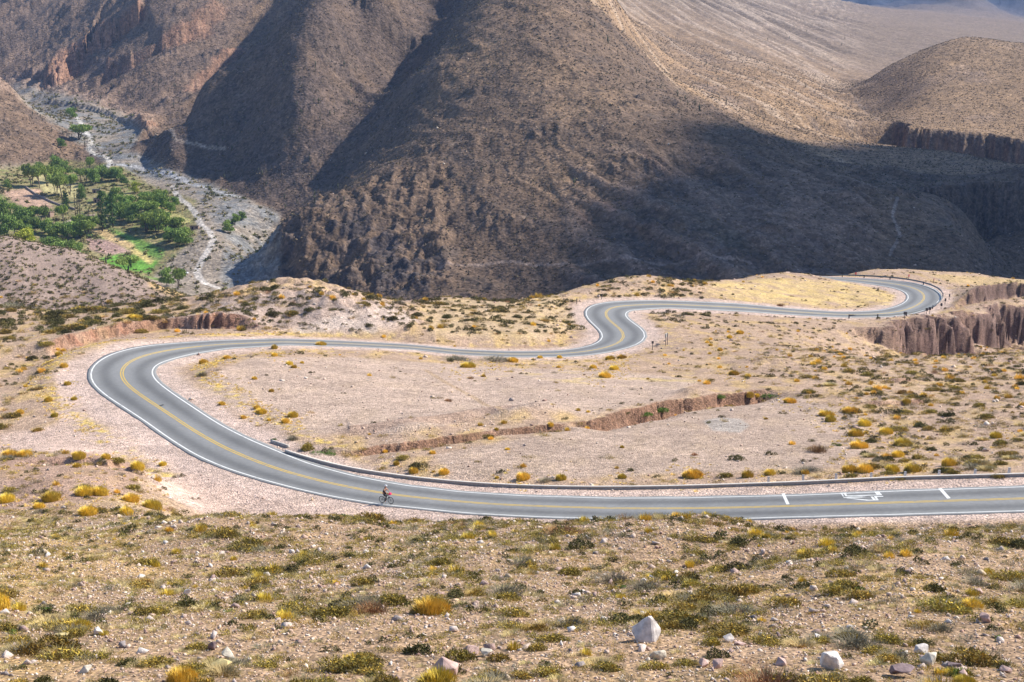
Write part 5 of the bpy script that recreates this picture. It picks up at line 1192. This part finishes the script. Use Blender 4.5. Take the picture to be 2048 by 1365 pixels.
# ------------------------------------------------------------------ rider and bicycle
OFP = RC.copy(); OFP[:, :2] -= nrm2 * (hw - .62)[:, None]; OFP[:, 2] -= (hw - .62) * cross
kk = int(np.argmin(np.hypot(px_of(OFP[:, 0], OFP[:, 1], -OFP[:, 2]) - 774, row_of(-OFP[:, 2], OFP[:, 1]) - 1013)))
off = -(hw[kk] - .62); bp_ = Vector((RC[kk, 0] + nrm2[kk, 0] * off, RC[kk, 1] + nrm2[kk, 1] * off, RC[kk, 2] + off * cross[kk] + CZ + .004))
td_ = RC[kk - 4] - RC[kk + 4]; td_ = td_ if td_[0] > 0 else -td_; rz_ = math.atan2(td_[1], td_[0]); pit = -math.atan2(td_[2], math.hypot(td_[0], td_[1]))
print('bike at', float(px_of(bp_.x, bp_.y, CZ - bp_.z)), float(row_of(CZ - bp_.z, bp_.y)))
bike = empty('bicycle', bp_); bike.rotation_euler = (0, pit, rz_); tag(bike, 'dark road bicycle with pink handlebar bag ridden along the edge line', 'bicycle')
M_frame = mat('dark bike frame', (.03, .03, .035), rough=.4); M_pink = mat('pink nylon', (.75, .05, .16), rough=.6)
RW = .345
for nm, x in (('wheel', -.53), ('wheel', .53)):
    wl = obj(nm, None, None, bike); bpy.data.objects.remove(wl)
    wl = torus(nm, RW - .022, .022, M_tyre, bike, (x, 0, RW), 36, 8); torus('rim', RW - .052, .012, M_steel, wl, (0, 0, 0), 36, 6)
    tubes('spokes', [((0, .02 * (-1) ** q, 0), ((RW - .05) * math.cos(q * 2 * math.pi / 20), 0, (RW - .05) * math.sin(q * 2 * math.pi / 20)), .0025, .0025) for q in range(20)], M_steel, wl, 4)
    tubes('hub', [((0, -.05, 0), (0, .05, 0), .022, .022)], M_steel, wl, 8)
bb = (-.08, 0, .29); seat_t = (-.27, 0, .82); head_t = (.33, 0, .84); head_b = (.37, 0, .70)
tubes('frame', [(bb, seat_t, .018, .016), (bb, head_b, .022, .022), ((-.25, 0, .78), head_t, .018, .018), (head_t, head_b, .022, .022), (bb, (-.53, .04, RW), .012, .01), (bb, (-.53, -.04, RW), .012, .01), ((-.25, 0, .77), (-.53, .045, RW), .01, .008), ((-.25, 0, .77), (-.53, -.045, RW), .01, .008)], M_frame, bike)
tubes('fork', [(head_b, (.53, .05, RW), .016, .01), (head_b, (.53, -.05, RW), .016, .01)], M_frame, bike)
tubes('handlebar', [(head_t, (.36, 0, .97), .016, .016), ((.36, -.27, .98), (.36, .27, .98), .014, .014), ((.36, -.27, .98), (.42, -.28, .96), .017, .015), ((.36, .27, .98), (.42, .28, .96), .017, .015)], M_frame, bike)
sd_ = prism('saddle', [(-.40,.90),(-.14,.91),(-.12,.935),(-.40,.96)], .15, M_frame, bike)
tubes('crankset', [((-.08, -.1, .29), (-.08, .1, .29), .02, .02), ((-.08, -.1, .29), (-.02, -.1, .13), .011, .011), ((-.08, .1, .29), (-.14, .1, .45), .011, .011), ((-.05, -.17, .125), (.01, -.1, .125), .014, .014), ((-.17, .17, .455), (-.11, .1, .455), .014, .014), ((-.08, -.055, .29), (-.08, -.06, .29), .09, .09)], M_steel, bike)
box('handlebar_bag', .24, .30, .2, (.52, 0, 1.0), M_pink, bike, .04)
per = empty('person', bp_); per.rotation_euler = (0, pit, rz_); tag(per, 'rider in black sleeveless top and leggings with white helmet leaning to the handlebar', 'person')
def skin(name, verts, edges, m_, parent, root=0, lvl=2):
    me = bpy.data.meshes.new(name); me.from_pydata([v[:3] for v in verts], edges, []); o = obj(name, me, m_, parent)
    md = o.modifiers.new('s', 'SKIN'); md.use_smooth_shade = True
    for i_, v in enumerate(verts):
        r_ = v[3]; sv = me.skin_vertices[0].data[i_]; sv.radius = (r_, r_ if len(v) < 5 else v[4]); sv.use_root = (i_ == root)
    sb = o.modifiers.new('u', 'SUBSURF'); sb.levels = lvl; sb.render_levels = lvl; return o
M_skin = mat('tanned skin', (.50, .27, .18), rough=.6)
Vb = [(-.24,0,.99,.12,.15),(-.20,0,1.12,.10,.135),(-.10,0,1.28,.095,.14),(-.01,0,1.41,.10,.15),(.035,0,1.50,.05,.05),(.055,0,1.56,.055,.05),(.085,0,1.65,.085,.075),(.085,0,1.73,.07,.065)]; Eb = [(0,1),(1,2),(2,3),(3,4),(4,5),(5,6),(6,7)]
def add(path, frm):
    k = frm
    for v in path: Vb.append(v); Eb.append((k, len(Vb) - 1)); k = len(Vb) - 1
    return k
for s in (-1, 1):
    h_ = add([(.0, .17 * s, 1.42, .06, .06), (.12, .21 * s, 1.29, .045, .045), (.20, .22 * s, 1.19, .04, .04), (.32, .24 * s, 1.06, .032, .032), (.37, .245 * s, 1.01, .025, .03)], 3)
    for q in range(4): add([(.41 + .003 * q, (.225 + .018 * q) * s, 1.015, .009), (.435, (.225 + .018 * q) * s, .995 - .002 * q, .0085), (.425, (.225 + .018 * q) * s, .97, .008)], h_)
    add([(.385, .215 * s, .995, .010), (.395, .205 * s, .97, .009)], h_)
    kn = (.16, .11 * s, .93) if s > 0 else (.13, -.11, .72); ft = (-.13, .13 * s, .53) if s > 0 else (-.03, -.13, .21)
    add([(-.20, .10 * s, .96, .10, .10), tuple((Vector((-.2, .1 * s, .96)) + Vector(kn)) / 2) + (.085, .085), kn + (.06, .06), tuple(Vector(kn) * .6 + Vector(ft) * .4) + (.052, .055), ft + (.035, .035), (ft[0] + .04, ft[1], ft[2] - .05, .035, .03), (ft[0] + .15, ft[1], ft[2] - .06, .028, .035)], 0)
body = skin('body', Vb, Eb, M_skin, per, 0)
M_blk = mat('black fabric', (.018, .018, .022), rough=.8)
skin('sleeveless_top', [(-.25,0,.97,.135,.165),(-.20,0,1.12,.115,.15),(-.10,0,1.28,.125,.165),(-.02,0,1.38,.125,.165),(.0,0,1.42,.11,.14)], [(0,1),(1,2),(2,3),(3,4)], M_blk, per)
for s in (-1, 1):
    kn = (.16, .11 * s, .93) if s > 0 else (.13, -.11, .72); ft = (-.13, .13 * s, .53) if s > 0 else (-.03, -.13, .21)
    skin('legging', [(-.22, .08 * s, .97, .12, .12), tuple((Vector((-.2, .1 * s, .96)) + Vector(kn)) / 2) + (.098, .098), kn + (.072, .072), tuple(Vector(kn) * .6 + Vector(ft) * .4) + (.062, .064), tuple(Vector(ft) + Vector((0, 0, .03))) + (.045, .045)], [(0,1),(1,2),(2,3),(3,4)], M_blk, per)
    skin('shoe', [(ft[0] - .02, ft[1], ft[2] - .045, .045, .04), (ft[0] + .07, ft[1], ft[2] - .06, .04, .045), (ft[0] + .16, ft[1], ft[2] - .065, .03, .04)], [(0,1),(1,2)], M_signw, per)
bm = bmesh.new(); bmesh.ops.create_icosphere(bm, subdivisions=3, radius=1)
for v in bm.verts: v.co = Vector((v.co.x * .15 + (.012 if v.co.x > 0 else -.012), v.co.y * .112, max(v.co.z, -.15) * .125))
me = bpy.data.meshes.new('helmet'); bm.to_mesh(me); bm.free(); he = obj('helmet', me, mat('white helmet shell', (.68, .70, .70), rough=.35), per, (.08, 0, 1.735)); he.rotation_euler = (0, .12, 0)
for f in he.data.polygons: f.use_smooth = True
skin('hair', [(.03,0,1.70,.07,.07),(-.01,0,1.62,.06,.06),(-.04,0,1.52,.04,.045),(-.06,0,1.42,.02,.03)], [(0,1),(1,2),(2,3)], mat('dark hair', (.02, .013, .01)), per)
M_face = mat('dark eye', (.02, .02, .02))
fc = tubes('face_features', [((.165, -.03, 1.675), (.172, -.03, 1.675), .011, .009), ((.165, .03, 1.675), (.172, .03, 1.675), .011, .009), ((.150, -.02, 1.605), (.150, .02, 1.605), .006, .006)], M_face, per, 6)

# ------------------------------------------------------------------ cloud that shades the right hand side of the valley (above the frame)
g = np.random.default_rng(3); poly = [(78,640),(100,770),(118,900),(165,1010),(250,1105),(330,1150),(440,1165),(640,1170),(640,640),(300,600)]
sx_, sy_ = SD.x / SD.z, SD.y / SD.z; CHT = 2600
bm = bmesh.new(); cnt = 0
while cnt < 130:
    x, y = g.uniform(50, 640), g.uniform(590, 1180)
    if not inpoly(np.array([x]), np.array([y]), poly)[0]: continue
    r = g.uniform(26, 60)
    dl = min(abs(x - 58), 999)
    mtx = Matrix.Translation((x + sx_ * (CHT + 90), y + sy_ * (CHT + 90), CZ + CHT + g.uniform(-12, 12))) @ Matrix.Diagonal((r, r, r * .45, 1))
    bmesh.ops.create_icosphere(bm, subdivisions=3, radius=1, matrix=mtx); cnt += 1
for v in bm.verts: v.co += noise_v(v.co / 30) * 9 + noise_v(v.co / 11) * 4
me = bpy.data.meshes.new('cloud'); bm.to_mesh(me); bm.free(); tag(obj('cloud', me, mat('cloud white', (.9, .9, .92), rough=1)), 'white cloud high above the valley', kind='structure')

# ------------------------------------------------------------------ haze
HD = 5.2e-5
bm = bmesh.new(); bmesh.ops.create_cube(bm, size=1)
xw = 16000
top = max(float(GZ.max()) + CZ, CZ) + 25
zlo = float(GZ.min()) + CZ - 1.5
for v in bm.verts: v.co = Vector((v.co.x * xw, -60 if v.co.y < 0 else 10300, zlo if v.co.z < 0 else top))
me = bpy.data.meshes.new('haze'); bm.to_mesh(me); bm.free(); hz_ = obj('haze', me); tag(hz_, 'thin bluish air haze over the valley', kind='stuff')
mh = bpy.data.materials.new('haze'); mh.use_nodes = True; t = mh.node_tree; t.nodes.remove(t.nodes['Principled BSDF']); pv = t.nodes.new('ShaderNodeVolumePrincipled'); pv.inputs['Density'].default_value = HD; pv.inputs['Color'].default_value = (.34, .55, 1.0, 1); pv.inputs['Anisotropy'].default_value = 0.0
t.links.new(pv.outputs[0], t.nodes['Material Output'].inputs['Volume']); me.materials.append(mh)
print('haze top', top, zlo)

print('done', round(time.time() - T0, 1), len(bpy.data.objects))
